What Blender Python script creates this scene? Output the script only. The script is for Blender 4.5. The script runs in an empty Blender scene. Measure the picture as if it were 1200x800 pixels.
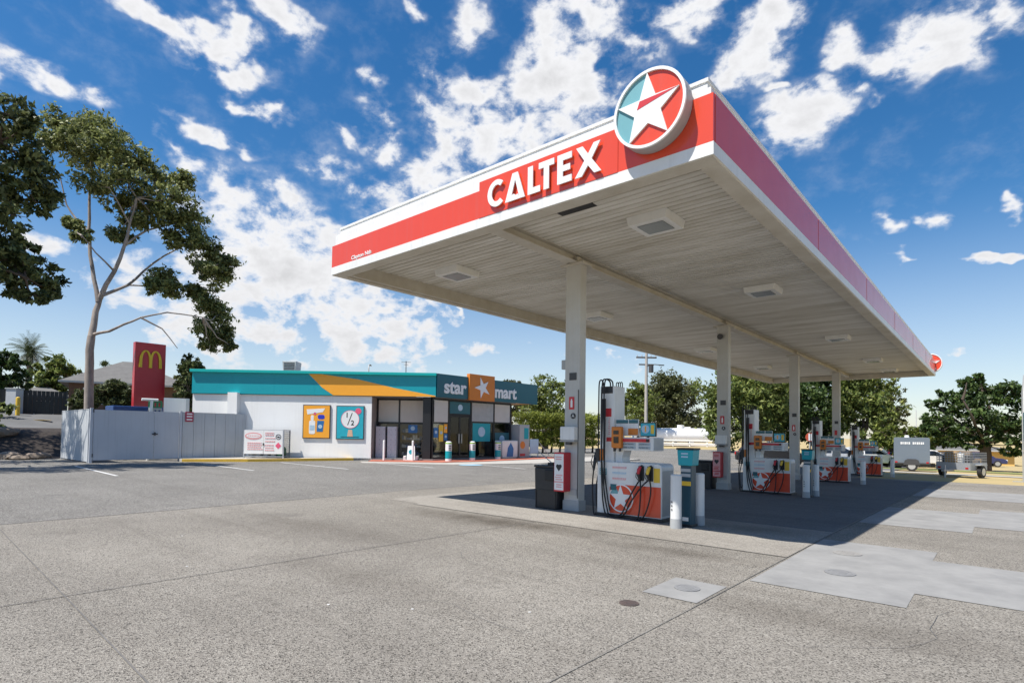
import bpy, bmesh, math, random
import numpy as np
from mathutils import Vector, Matrix, Euler

random.seed(7)
S = bpy.context.scene
COL = S.collection
PI = math.pi

# ------------------------------------------------------------------ camera
FOC, YAW, PITCH, ROLL, CY, EYE = 660.6201, .7137, .0301, .0135, 488.08, 1.45
def cam_axes():
    f = Vector((-math.sin(YAW)*math.cos(PITCH), math.cos(YAW)*math.cos(PITCH), math.sin(PITCH)))
    r = Vector((math.cos(YAW), math.sin(YAW), 0))
    u = r.cross(f)
    c, s = math.cos(ROLL), math.sin(ROLL)
    return c*r + s*u, c*u - s*r, f
CR, CU, CF = cam_axes()
cd = bpy.data.cameras.new('camera'); cam = bpy.data.objects.new('camera', cd); COL.objects.link(cam)
m = Matrix((CR, CU, -CF)).transposed().to_4x4(); m.translation = (0, 0, EYE)
cam.matrix_world = m
cd.sensor_width = 36; cd.lens = FOC*36/1200; cd.shift_y = (CY-400)/1200
cd.clip_end = 3000; cd.clip_start = .05
S.camera = cam

def ray(px, py): return CF*FOC + CR*(px-600) + CU*(CY-py)
def far(px, py, d):
    """world point seen in direction (px,py) of the survey photo at horizontal range d"""
    r = ray(px, py); k = d/math.hypot(r.x, r.y)
    return Vector((0, 0, EYE)) + r*k
def on_y(px, py, Y):
    r = ray(px, py); return Vector((0, 0, EYE)) + r*(Y/r.y)

# ------------------------------------------------------------------ terrain height
def sst(a, b, x):
    t = min(1, max(0, (x-a)/(b-a))); return t*t*(3-2*t)
def g(x, y):
    z = (-.0145*max(0, min(y, 40)-9)-.022*min(60, max(0, y-40)))*sst(-19, -9, x)
    left = 1.0*sst(-33.6, -38, x)*1.35 + .95*sst(-38, -47, x)
    z += left*(1-sst(15, 26, y))
    return z

# ------------------------------------------------------------------ materials
MATS = {}
def node(nt, t, loc=None, **kw):
    n = nt.nodes.new(t)
    for k, v in kw.items(): setattr(n, k, v)
    return n
def mat(name, c1, rough=.5, c2=None, scale=4., amt=.5, bump=0., bscale=40., metal=0., spec=.5, streak=None, stretch=None, coat=0., emit=0.):
    if name in MATS: return MATS[name]
    M = bpy.data.materials.new(name); M.use_nodes = True; nt = M.node_tree
    B = nt.nodes['Principled BSDF']; L = nt.links
    B.inputs['Roughness'].default_value = rough; B.inputs['Metallic'].default_value = metal
    B.inputs['Specular IOR Level'].default_value = spec; B.inputs['Coat Weight'].default_value = coat
    if emit: B.inputs['Emission Color'].default_value = (*c1, 1); B.inputs['Emission Strength'].default_value = emit
    tc = node(nt, 'ShaderNodeTexCoord'); mp = node(nt, 'ShaderNodeMapping'); L.new(tc.outputs['Object'], mp.inputs['Vector'])
    if stretch: mp.inputs['Scale'].default_value = stretch
    if c2 is None: c2 = tuple(c*.82 for c in c1)
    nz = node(nt, 'ShaderNodeTexNoise'); nz.inputs['Scale'].default_value = scale; nz.inputs['Detail'].default_value = 7; nz.inputs['Roughness'].default_value = .65
    L.new(mp.outputs[0], nz.inputs['Vector'])
    rp = node(nt, 'ShaderNodeMapRange'); rp.inputs['From Min'].default_value = .5-.28*(1.2-amt); rp.inputs['From Max'].default_value = .5+.28*(1.2-amt)+.08
    L.new(nz.outputs['Fac'], rp.inputs['Value'])
    mx = node(nt, 'ShaderNodeMix', data_type='RGBA'); mx.inputs[6].default_value = (*c1, 1); mx.inputs[7].default_value = (*c2, 1)
    L.new(rp.outputs[0], mx.inputs[0]); out = mx.outputs[2]
    if streak:   # vertical dirt runs
        mp2 = node(nt, 'ShaderNodeMapping'); mp2.inputs['Scale'].default_value = (9, 9, .35); L.new(tc.outputs['Object'], mp2.inputs['Vector'])
        n2 = node(nt, 'ShaderNodeTexNoise'); n2.inputs['Scale'].default_value = 1.6; n2.inputs['Detail'].default_value = 5; L.new(mp2.outputs[0], n2.inputs['Vector'])
        r2 = node(nt, 'ShaderNodeMapRange'); r2.inputs['From Min'].default_value = .52; r2.inputs['From Max'].default_value = .78; r2.inputs['To Max'].default_value = streak[1]
        L.new(n2.outputs['Fac'], r2.inputs['Value'])
        m2 = node(nt, 'ShaderNodeMix', data_type='RGBA'); m2.inputs[7].default_value = (*streak[0], 1)
        L.new(r2.outputs[0], m2.inputs[0]); L.new(out, m2.inputs[6]); out = m2.outputs[2]
    L.new(out, B.inputs['Base Color'])
    rr = node(nt, 'ShaderNodeMapRange'); rr.inputs['To Min'].default_value = max(.02, rough-.08); rr.inputs['To Max'].default_value = min(1, rough+.1)
    L.new(nz.outputs['Fac'], rr.inputs['Value']); L.new(rr.outputs[0], B.inputs['Roughness'])
    if bump:
        nb = node(nt, 'ShaderNodeTexNoise'); nb.inputs['Scale'].default_value = bscale; nb.inputs['Detail'].default_value = 4; L.new(mp.outputs[0], nb.inputs['Vector'])
        bp = node(nt, 'ShaderNodeBump'); bp.inputs['Strength'].default_value = bump; bp.inputs['Distance'].default_value = .02
        L.new(nb.outputs['Fac'], bp.inputs['Height']); L.new(bp.outputs[0], B.inputs['Normal'])
    MATS[name] = M; return M

def paving(name, stops, vscale, patch1, patch2, stain, rough=.85, bumpd=.012, tyre=True, spills=()):
    """exposed stone paving: random coloured chips, broad patches, oil stains and tyre scuffs"""
    M = bpy.data.materials.new(name); M.use_nodes = True; nt = M.node_tree; L = nt.links; B = nt.nodes['Principled BSDF']
    B.inputs['Roughness'].default_value = rough; B.inputs['Specular IOR Level'].default_value = .3
    tc = node(nt, 'ShaderNodeTexCoord'); P = tc.outputs['Object']
    def noise(sc, det=6, ro=.6, vec=P):
        n = node(nt, 'ShaderNodeTexNoise'); n.inputs['Scale'].default_value = sc; n.inputs['Detail'].default_value = det; n.inputs['Roughness'].default_value = ro; L.new(vec, n.inputs['Vector']); return n.outputs['Fac']
    def rng(v, a, b, c=0., d=1.):
        r = node(nt, 'ShaderNodeMapRange'); L.new(v, r.inputs['Value'])
        for i, q in zip(('From Min', 'From Max', 'To Min', 'To Max'), (a, b, c, d)): r.inputs[i].default_value = q
        return r.outputs[0]
    def mix(f, a, b, mode='MIX'):
        x = node(nt, 'ShaderNodeMix', data_type='RGBA', blend_type=mode)
        for s_, i in ((f, 0), (a, 6), (b, 7)):
            if isinstance(s_, (int, float)): x.inputs[i].default_value = s_
            elif isinstance(s_, tuple): x.inputs[i].default_value = (*s_, 1)
            else: L.new(s_, x.inputs[i])
        return x.outputs[2]
    vo = node(nt, 'ShaderNodeTexVoronoi'); vo.inputs['Scale'].default_value = vscale; L.new(P, vo.inputs['Vector'])
    sp = node(nt, 'ShaderNodeSeparateColor'); L.new(vo.outputs['Color'], sp.inputs[0])
    cr = node(nt, 'ShaderNodeValToRGB'); cr.color_ramp.interpolation = 'CONSTANT'
    el = cr.color_ramp.elements
    while len(el) < len(stops): el.new(.5)
    for e, (p, c) in zip(el, stops): e.position = p; e.color = (*c, 1)
    L.new(sp.outputs[0], cr.inputs[0])
    c = cr.outputs[0]
    f1 = rng(noise(.35, 8, .62), .36, .66); c = mix(f1, mix(1., c, patch1, 'MULTIPLY'), mix(1., c, patch2, 'MULTIPLY'))
    f2 = rng(noise(1.7, 9, .7), .55, .8, 0, .5); c = mix(f2, c, mix(1., c, (.68, .66, .64), 'MULTIPLY'))
    f4 = rng(noise(9, 5, .7), .35, .7, 0, .5); c = mix(f4, c, mix(1., c, (.86, .85, .83), 'MULTIPLY'))
    f3 = rng(noise(.9, 3, .5), .66, .78, 0, .45); c = mix(f3, c, stain)
    if tyre:
        mp = node(nt, 'ShaderNodeMapping'); mp.inputs['Scale'].default_value = (.09, 2.2, 1); mp.inputs['Rotation'].default_value = (0, 0, .08); L.new(P, mp.inputs['Vector'])
        ft = rng(noise(1., 4, .6, mp.outputs[0]), .52, .75, 0, .38); c = mix(ft, c, mix(1., c, (.6, .58, .56), 'MULTIPLY'))
    for (sx_, sy_, ra_, rb_, st_) in spills:      # old fuel spills, where they lie on the slab
        mp = node(nt, 'ShaderNodeMapping', vector_type='TEXTURE'); mp.inputs['Location'].default_value = (sx_, sy_, 0); mp.inputs['Scale'].default_value = (ra_, rb_, 100); mp.inputs['Rotation'].default_value = (0, 0, .05); L.new(P, mp.inputs['Vector'])
        ln = node(nt, 'ShaderNodeVectorMath', operation='LENGTH'); L.new(mp.outputs[0], ln.inputs[0])
        nn = noise(1.6, 6, .7); ad = node(nt, 'ShaderNodeMath', operation='MULTIPLY_ADD'); L.new(nn, ad.inputs[0]); ad.inputs[1].default_value = 1.3; L.new(ln.outputs['Value'], ad.inputs[2])
        c = mix(rng(ad.outputs[0], .75, 1.65, st_, 0), c, mix(1., c, (.36, .325, .29), 'MULTIPLY'))
    # small dropped specks of gum and spills
    v2 = node(nt, 'ShaderNodeTexVoronoi'); v2.inputs['Scale'].default_value = 1.1; L.new(P, v2.inputs['Vector'])
    fs = rng(v2.outputs['Distance'], .018, .03, .75, 0); c = mix(fs, c, (.07, .065, .06))
    L.new(c, B.inputs['Base Color'])
    bp = node(nt, 'ShaderNodeBump'); bp.inputs['Strength'].default_value = .6; bp.inputs['Distance'].default_value = bumpd
    L.new(vo.outputs['Distance'], bp.inputs['Height']); L.new(bp.outputs[0], B.inputs['Normal'])
    MATS[name] = M; return M

def foliage(name, dark, mid, light, trans=.25):
    M = bpy.data.materials.new(name); M.use_nodes = True; nt = M.node_tree; L = nt.links; B = nt.nodes['Principled BSDF']
    B.inputs['Roughness'].default_value = .5; B.inputs['Specular IOR Level'].default_value = .35
    geo = node(nt, 'ShaderNodeNewGeometry'); cr = node(nt, 'ShaderNodeValToRGB'); el = cr.color_ramp.elements
    el[0].color = (*dark, 1); el[1].color = (*light, 1); e = el.new(.5); e.color = (*mid, 1)
    L.new(geo.outputs['Random Per Island'], cr.inputs[0])
    tc = node(nt, 'ShaderNodeTexCoord'); nz = node(nt, 'ShaderNodeTexNoise'); nz.inputs['Scale'].default_value = .55; nz.inputs['Detail'].default_value = 3; L.new(tc.outputs['Object'], nz.inputs['Vector'])
    r = node(nt, 'ShaderNodeMapRange'); r.inputs['From Min'].default_value = .35; r.inputs['From Max'].default_value = .65; r.inputs['To Min'].default_value = .7; r.inputs['To Max'].default_value = 1.25; L.new(nz.outputs['Fac'], r.inputs['Value'])
    vm = node(nt, 'ShaderNodeVectorMath', operation='SCALE'); L.new(cr.outputs[0], vm.inputs[0]); L.new(r.outputs[0], vm.inputs['Scale'])
    L.new(vm.outputs[0], B.inputs['Base Color'])
    tr = node(nt, 'ShaderNodeBsdfTranslucent'); L.new(vm.outputs[0], tr.inputs['Color'])
    ms = node(nt, 'ShaderNodeMixShader'); ms.inputs[0].default_value = trans
    L.new(B.outputs[0], ms.inputs[1]); L.new(tr.outputs[0], ms.inputs[2])
    L.new(ms.outputs[0], nt.nodes['Material Output'].inputs['Surface'])
    MATS[name] = M; return M

def glass(name, tint, rough=.03, refl=1.0):
    M = bpy.data.materials.new(name); M.use_nodes = True; nt = M.node_tree; L = nt.links
    gl = node(nt, 'ShaderNodeBsdfGlossy'); gl.inputs['Roughness'].default_value = rough
    tp = node(nt, 'ShaderNodeBsdfTransparent'); tp.inputs['Color'].default_value = (*tint, 1)
    fr = node(nt, 'ShaderNodeFresnel'); fr.inputs['IOR'].default_value = 1.5
    ms = node(nt, 'ShaderNodeMixShader')
    L.new(fr.outputs[0], ms.inputs[0]); L.new(tp.outputs[0], ms.inputs[1]); L.new(gl.outputs[0], ms.inputs[2])
    L.new(ms.outputs[0], nt.nodes['Material Output'].inputs['Surface']); MATS[name] = M; return M

# ------------------------------------------------------------------ mesh builder
class MB:
    def __init__(self): self.bm = bmesh.new()
    def _faces(self, vs, fs, mi=0, smooth=False):
        v = [self.bm.verts.new(p) for p in vs]
        for f in fs:
            try: F = self.bm.faces.new([v[i] for i in f]); F.material_index = mi; F.smooth = smooth
            except ValueError: pass
        return self
    def box(self, x0, x1, y0, y1, z0, z1, mi=0, bev=0., segs=2):
        t = bmesh.new(); bmesh.ops.create_cube(t, size=1)
        for v in t.verts: v.co = ((x0+x1)/2+v.co.x*(x1-x0), (y0+y1)/2+v.co.y*(y1-y0), (z0+z1)/2+v.co.z*(z1-z0))
        if bev: bmesh.ops.bevel(t, geom=list(t.edges), offset=bev, segments=segs, profile=.5, affect='EDGES')
        return self._merge(t, mi)
    def _merge(self, t, mi=0, smooth=False, M=None):
        t.verts.index_update(); vs = [(M @ v.co if M else v.co.copy()) for v in t.verts]; fs = [[v.index for v in f.verts] for f in t.faces]; t.free()
        return self._faces(vs, fs, mi, smooth)
    def prism(self, poly, plane, a, b, mi=0, bev=0.):
        """2-D polygon in plane xz / xy / yz, extruded between a and b on the third axis"""
        def P(p, w):
            return {'xz': (p[0], w, p[1]), 'xy': (p[0], p[1], w), 'yz': (w, p[0], p[1])}[plane]
        n = len(poly); t = bmesh.new()
        va = [t.verts.new(P(p, a)) for p in poly]; vb = [t.verts.new(P(p, b)) for p in poly]
        t.faces.new(va); t.faces.new(vb[::-1])
        for i in range(n): t.faces.new((va[i], vb[i], vb[(i+1) % n], va[(i+1) % n]))
        if bev: bmesh.ops.bevel(t, geom=[e for e in t.edges], offset=bev, segments=2, profile=.5, affect='EDGES')
        return self._merge(t, mi)
    def quad(self, a, b, c, d, mi=0): return self._faces([a, b, c, d], [(0, 1, 2, 3)], mi)
    def cyl(self, p0, p1, r0, r1=None, n=14, mi=0, cap=True, smooth=True):
        r1 = r0 if r1 is None else r1
        return self.tube([p0, p1], [r0, r1], n, mi, cap, smooth)
    def tube(self, path, r, n=8, mi=0, cap=True, smooth=True):
        path = [Vector(p) for p in path]; k = len(path); rs = r if isinstance(r, (list, tuple)) else [r]*k
        vs, fs = [], []; up = None
        for i, p in enumerate(path):
            d = (path[min(i+1, k-1)]-path[max(i-1, 0)]).normalized()
            if up is None: up = Vector((0, 0, 1)) if abs(d.z) < .9 else Vector((1, 0, 0))
            s = d.cross(up).normalized(); up = s.cross(d).normalized()
            for j in range(n):
                a = 2*PI*j/n; vs.append(p+(s*math.cos(a)+up*math.sin(a))*rs[i])
        for i in range(k-1):
            for j in range(n): fs.append((i*n+j, i*n+(j+1) % n, (i+1)*n+(j+1) % n, (i+1)*n+j))
        self._faces(vs, fs, mi, smooth)
        if cap:
            self._faces([vs[j] for j in range(n)], [list(range(n))[::-1]], mi); self._faces([vs[(k-1)*n+j] for j in range(n)], [list(range(n))], mi)
        return self
    def sph(self, c, r, mi=0, seg=12, jit=0., rnd=None):
        t = bmesh.new(); bmesh.ops.create_icosphere(t, subdivisions=2, radius=1)
        r = (r, r, r) if isinstance(r, (int, float)) else r
        for v in t.verts:
            k = 1+(rnd.uniform(-jit, jit) if jit else 0)
            v.co = (c[0]+v.co.x*r[0]*k, c[1]+v.co.y*r[1]*k, c[2]+v.co.z*r[2]*k)
        return self._merge(t, mi, not jit)
    def build(self, name, mats, parent=None, loc=None, rot=None, keep_normals=False):
        if not keep_normals: 
            bmesh.ops.remove_doubles(self.bm, verts=self.bm.verts, dist=1e-5) if False else None
            bmesh.ops.recalc_face_normals(self.bm, faces=self.bm.faces)
        me = bpy.data.meshes.new(name); self.bm.to_mesh(me); self.bm.free()
        for mm in (mats if isinstance(mats, (list, tuple)) else [mats]): me.materials.append(mm)
        o = bpy.data.objects.new(name, me); COL.objects.link(o)
        if parent: o.parent = parent
        if loc: o.location = loc
        if rot: o.rotation_euler = rot
        return o

def tag(o, label=None, cat=None, group=None, kind=None):
    if label: o['label'] = label
    if cat: o['category'] = cat
    if group: o['group'] = group
    if kind: o['kind'] = kind
    return o
def thing(name, label, cat, loc=(0, 0, 0), rz=0., group=None):
    o = bpy.data.objects.new(name, None); COL.objects.link(o); o.location = loc; o.rotation_euler = (0, 0, rz); o.empty_display_size = .2
    return tag(o, label, cat, group)
def kids(o): return [k for k in bpy.data.objects if k.parent == o]
def copy_tree(o, parent=None):
    c = o.copy(); COL.objects.link(c)
    if parent: c.parent = parent
    for ch in kids(o): copy_tree(ch, c)
    return c
def dup(o, loc, rz=None, label=None, group=None):
    c = copy_tree(o); c.location = loc
    if rz is not None: c.rotation_euler = (0, 0, rz)
    if label: c['label'] = label
    if group: c['group'] = group
    return c
FACE_S = (PI/2, 0, 0)            # writing that faces -Y
FACE_E = (PI/2, 0, PI/2)         # writing that faces +X
def text(name, s, size, material, parent, loc, rot, depth=.01, bold=0., align='LEFT', sx=1.):
    cu = bpy.data.curves.new(name, 'FONT'); cu.body = s; cu.size = size; cu.extrude = depth/2; cu.offset = bold; cu.align_x = align
    t = bpy.data.objects.new('tmp', cu); COL.objects.link(t)
    dg = bpy.context.evaluated_depsgraph_get(); me = bpy.data.meshes.new_from_object(t.evaluated_get(dg)); bpy.data.objects.remove(t)
    me.materials.clear(); me.materials.append(material); me.name = name
    o = bpy.data.objects.new(name, me); COL.objects.link(o); o.parent = parent; o.location = loc; o.rotation_euler = rot; o.scale = (sx, 1, 1)
    return o
def circ(cx, cz, r, n=40, a0=0., a1=2*PI):
    full = abs(a1-a0-2*PI) < 1e-6; k = n if full else n+1
    return [(cx+r*math.cos(a0+(a1-a0)*i/n), cz+r*math.sin(a0+(a1-a0)*i/n)) for i in range(k)]
def ring(mb, cx, cz, ro, ri, a, b, mi=0, n=48, plane='xz'):
    po, pi_ = circ(cx, cz, ro, n), circ(cx, cz, ri, n)
    for i in range(n):
        j = (i+1) % n; mb.prism([po[i], po[j], pi_[j], pi_[i]], plane, a, b, mi)
def rrect(x0, x1, z0, z1, r, n=5, corners=(1, 1, 1, 1)):
    pts = []
    for (cx, cz, a, on) in ((x1-r, z1-r, 0, corners[1]), (x0+r, z1-r, PI/2, corners[0]), (x0+r, z0+r, PI, corners[2]), (x1-r, z0+r, 1.5*PI, corners[3])):
        if on: pts += [(cx+r*math.cos(a+PI/2*i/n), cz+r*math.sin(a+PI/2*i/n)) for i in range(n+1)]
        else: pts.append((cx+r*(1 if math.cos(a+.1) > 0 else -1), cz+r*(1 if math.sin(a+.1) > 0 else -1)))
    return pts

# ------------------------------------------------------------------ palette
M_white = mat('white_paint', (.78, .78, .76), .4, (.68, .68, .66), 3., .4, streak=((.42, .4, .36), .22))
M_whitew = mat('white_wall', (.86, .855, .83), .75, (.81, .80, .775), 1.2, .4, .15, 60, streak=((.5, .48, .44), .16))
M_white_clean = mat('white_sign', (.82, .82, .81), .3, (.78, .78, .77))
M_red = mat('red_sign', (.72, .068, .022), .3, (.66, .06, .021), 1.5, .4, coat=.45, streak=((.55, .12, .09), .25))
M_redshop = mat('red_paint', (.60, .03, .04), .4, (.5, .025, .035), 6, .4)
M_redbox = mat('red_box', (.60, .035, .05), .45, (.5, .03, .04), 6, .4)
M_teal = mat('teal_panel', (.0, .325, .38), .4, (.0, .30, .355), 1., .3)
M_tealcap = mat('teal_cap', (.0, .40, .38), .4, (.0, .37, .355))
M_tealdk = mat('dark_teal_panel', (.006, .115, .15), .3, (.005, .10, .135), 1., .3)
M_tealbright = mat('teal_print', (.02, .42, .52), .35)
M_tealsky = mat('teal_sector', (.16, .38, .42), .4, (.14, .35, .39))
M_orange = mat('orange_panel', (.92, .40, .03), .4, (.88, .37, .026))
M_orangedk = mat('burnt_orange', (.66, .20, .02), .4, (.6, .18, .02))
M_yellow = mat('yellow_paint', (.80, .50, .05), .6, (.62, .38, .06), 5, .6, .2)
M_yel = mat('yellow_plastic', (.85, .55, .05), .4)
M_black = mat('black_plastic', (.018, .018, .02), .45, (.03, .03, .032), 8, .4, .1, 60)
M_rubber = mat('black_rubber', (.012, .012, .013), .55)
M_dark = mat('dark_metal', (.05, .052, .056), .5, (.07, .07, .072))
M_grey = mat('grey_metal', (.42, .43, .43), .42, (.36, .37, .37), 5, .4, metal=.0)
M_alu = mat('aluminium', (.62, .63, .64), .35, (.55, .56, .57), 8, .4, metal=.9)
M_galv = mat('galvanised_steel', (.45, .47, .5), .5, (.36, .38, .41), 12, .6, metal=.5)
M_soffit = mat('soffit_metal', (.74, .715, .66), .55, (.50, .465, .39), .9, .75, stretch=(.5, 3., 1), spec=.25)
M_sofframe = mat('soffit_frame', (.58, .55, .485), .6, (.44, .40, .33), 2.2, .6, stretch=(1, 1, 1))
M_col = mat('column_paint', (.55, .55, .53), .45, (.47, .46, .43), 2., .5, streak=((.4, .37, .3), .22))
M_lens = mat('lamp_lens', (.22, .25, .26), .2, (.17, .2, .21), 30, .5)
M_blue = mat('blue_plastic', (.02, .06, .2), .45)
M_bluep = mat('blue_print', (.02, .16, .42), .4)
M_sky = mat('pale_blue_print', (.45, .62, .75), .45)
M_pink = mat('pink_print', (.85, .12, .22), .4)
M_palered = mat('pale_red_print', (.8, .38, .38), .5)
M_green = mat('green_plastic', (.03, .2, .09), .5)
M_gate = mat('gate_paint', (.54, .56, .595), .5, (.47, .49, .525), 1., .5, .05, 20, streak=((.3, .31, .32), .25))
M_fence = mat('fence_panel', (.52, .54, .555), .6, (.44, .46, .475), 1., .5, .1, 40, streak=((.25, .25, .24), .3))
M_brick = mat('red_pavers', (.46, .14, .085), .8, (.36, .11, .07), 7, .7, .2, 30)
M_pale = mat('pale_concrete', (.42, .40, .36), .85, (.34, .32, .29), 1.5, .6, .2, 70)
M_patch = mat('smooth_concrete', (.27, .266, .255), .85, (.20, .198, .192), 2.2, .75, .12, 90)
M_line = mat('road_paint', (.70, .70, .68), .75, (.36, .35, .33), 9, .75, .1, 60)
M_joint = mat('joint_tar', (.10, .095, .088), .9, (.19, .18, .165), 5, .7)
M_iron = mat('rusty_iron', (.10, .07, .06), .7, (.06, .05, .05), 25, .6, .3, 60)
M_lid = mat('grey_lid', (.23, .23, .23), .75, (.17, .17, .17), 25, .5, .2, 60)
M_bark_e = mat('smooth_pale_bark', (.38, .325, .28), .8, (.16, .135, .12), 2.2, .7, .2, 12, stretch=(1, 1, .35))
M_bark = mat('rough_bark', (.10, .075, .055), .9, (.06, .045, .035), 5, .6, .5, 14, stretch=(1, 1, .3))
M_mulch = mat('bark_mulch', (.042, .03, .023), .95, (.02, .017, .014), 5, .7, .8, 20)
M_rock = mat('rock', (.28, .22, .17), .9, (.16, .13, .10), 3, .6, .6, 10)
M_asphalt_far = mat('old_asphalt', (.135, .133, .13), .9, (.10, .10, .098), .6, .6, .2, 40)
M_grass = mat('dry_grass', (.46, .34, .17), .95, (.30, .25, .10), .22, .6, .5, 6)
M_verge = mat('green_grass', (.13, .19, .04), .95, (.22, .22, .07), .7, .6, .5, 9)
M_roof = mat('roof_tiles', (.15, .145, .135), .85, (.11, .105, .10), 2, .6, .4, 12)
M_hbrick = mat('brown_brick', (.15, .085, .06), .9, (.11, .065, .05), 6, .6)
M_cream = mat('cream_render', (.70, .45, .15), .8, (.62, .4, .13), 1., .4)
M_ply = mat('timber', (.45, .3, .14), .7, (.36, .23, .1), 4, .6)
M_blind = mat('roller_blind', (.60, .57, .52), .85, (.54, .51, .465), 2, .5)
M_floor = mat('shop_floor', (.25, .24, .23), .4)
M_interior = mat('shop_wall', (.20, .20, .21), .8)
M_glass = glass('shop_glass', (.86, .88, .88))
M_carglass = mat('car_glass', (.012, .015, .018), .06, (.01, .012, .015), spec=.8)
M_tyre = mat('tyre', (.02, .02, .021), .8, (.03, .03, .03), 9)
M_lampw = mat('clear_lamp', (.75, .75, .75), .15)
M_lampr = mat('red_lamp', (.5, .02, .02), .2)
M_screen = mat('dark_screen', (.012, .016, .022), .12)
M_display = mat('display_panel', (.40, .47, .52), .3, (.34, .41, .46), 14, .6)
M_skin = mat('skin_print', (.72, .45, .3), .5)

SPILLS = ((-6.3, 6.9, 2.6, .6, .85), (-3.2, 6.7, 1.4, .35, .5), (-3.0, 9.3, 1.6, .5, .5), (-1.2, 5.0, 1.6, .5, .4), (-7.8, 4.5, 2.0, .8, .3), (-4.8, 3.3, 2.2, .5, .28))
M_agg = paving('exposed_aggregate', [(0, (.07, .066, .06)), (.13, (.17, .16, .146)), (.27, (.275, .262, .24)), (.62, (.325, .31, .285)), (.9, (.42, .405, .375))], 125, (.985, .955, .90), (.74, .712, .67), (.11, .10, .09), spills=SPILLS)
M_apron = paving('worn_concrete', [(0, (.21, .198, .18)), (.2, (.29, .275, .25)), (.55, (.33, .315, .287)), (.85, (.38, .362, .332))], 90, (1, .98, .95), (.74, .71, .67), (.12, .108, .095), bumpd=.004, spills=SPILLS)
M_asp = paving('car_park_asphalt', [(0, (.085, .082, .077)), (.2, (.18, .174, .163)), (.5, (.25, .242, .227)), (.88, (.34, .33, .312))], 80, (1, .985, .955), (.80, .785, .76), (.06, .058, .055), tyre=True)

F_euc = foliage('gum_leaves', (.05, .070, .024), (.17, .20, .065), (.38, .40, .155), .35)
F_dark = foliage('dark_gum_leaves', (.025, .042, .015), (.085, .108, .038), (.21, .24, .09), .25)
F_oak = foliage('deep_green_leaves', (.022, .048, .013), (.058, .102, .026), (.14, .195, .055), .3)
F_light = foliage('bright_leaves', (.05, .08, .018), (.15, .195, .045), (.32, .35, .10), .35)
F_olive = foliage('olive_leaves', (.04, .05, .02), (.095, .105, .04), (.19, .20, .08), .3)
F_hedge = foliage('hedge_leaves', (.06, .09, .015), (.14, .18, .03), (.26, .28, .06), .3)
F_palm = foliage('palm_fronds', (.03, .05, .015), (.065, .09, .03), (.14, .16, .06), .2)

# ------------------------------------------------------------------ ground
def sheet(name, x0, x1, y0, y1, off, material, step=1.5, poly=None):
    nx, ny = max(1, int(math.ceil((x1-x0)/step))), max(1, int(math.ceil((y1-y0)/step)))
    mb = MB(); vs = []; fs = []
    for j in range(ny+1):
        for i in range(nx+1):
            x, y = x0+(x1-x0)*i/nx, y0+(y1-y0)*j/ny; vs.append((x, y, g(x, y)+off))
    for j in range(ny):
        for i in range(nx): a = j*(nx+1)+i; fs.append((a, a+1, a+nx+2, a+nx+1))
    mb._faces(vs, fs)
    o = mb.build(name, material, keep_normals=True); tag(o, kind='structure'); return o
def ground():
    def axis(lo, hi, a, b):
        t = [a]; s = 1.5
        while t[-1] < b: t.append(min(b, t[-1]+1.5))
        u = b
        while u < hi: s *= 1.35; u += s; t.append(u)
        s = 1.5; u = a; l = []
        while u > lo: s *= 1.35; u -= s; l.append(u)
        return l[::-1]+t
    X, Y = axis(-1500, 1500, -60, 12), axis(-900, 1800, -20, 75)
    vs = [(x, y, g(x, y)-(.12 if -80 < x < -33 else .02)) for y in Y for x in X]; n = len(X)
    fs = [(j*n+i, j*n+i+1, (j+1)*n+i+1, (j+1)*n+i) for j in range(len(Y)-1) for i in range(n-1)]
    o = MB()._faces(vs, fs).build('ground', M_grass, keep_normals=True); tag(o, kind='structure')
ground()
sheet('car_park', -33.4, -11.2, -25, 60, .004, M_asp)
sheet('forecourt', -11.2, 9, -25, 29.5, .004, M_agg)
sheet('side_road', -11.2, -5, 29.5, 60, .004, M_asphalt_far)
sheet('upper_car_park', -75, -39.4, -25, 14, .006, M_asphalt_far, .8)
sheet('mulch_bed', -39.4, -33.3, -25, 14, .006, M_mulch, .8)
sheet('concrete_apron', -9.0, -1.95, 7.35, 29, .008, M_apron)
M_shade = paving('shade_dark_paving', [(0, (.11, .11, .11)), (.3, (.15, .15, .148)), (.7, (.18, .178, .175))], 70, (1, 1, 1), (.8, .8, .8), (.06, .058, .055), bumpd=.003)  # paving darkened in colour to deepen the canopy shadow
sheet('canopy_shade_sheet', -9.6, -1.97, 9.9, 28.5, .010, M_shade)  # sheet added under the canopy; its dark tone paints in shade
sheet('concrete_apron', -10.0, -9.0, 7.5, 26, .008, M_apron)
for (x0, x1, y0, y1) in ((-1.92, -.62, 5.9, 9.05), (-.62, 5.2, 6.5, 8.4), (-1.92, -.35, 11.6, 15.2), (-.35, 6, 12.6, 16.4), (-1.9, 1.5, 19.5, 23.5), (-2.52, -2.0, 4.78, 5.5)):
    sheet('concrete_patch', x0, x1, y0, y1, .009, M_patch, .8)
sheet('verge', -9, 12, 46, 49, .006, M_verge); sheet('footpath', -8, 30, 38.5, 40, .008, M_pale)
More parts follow.
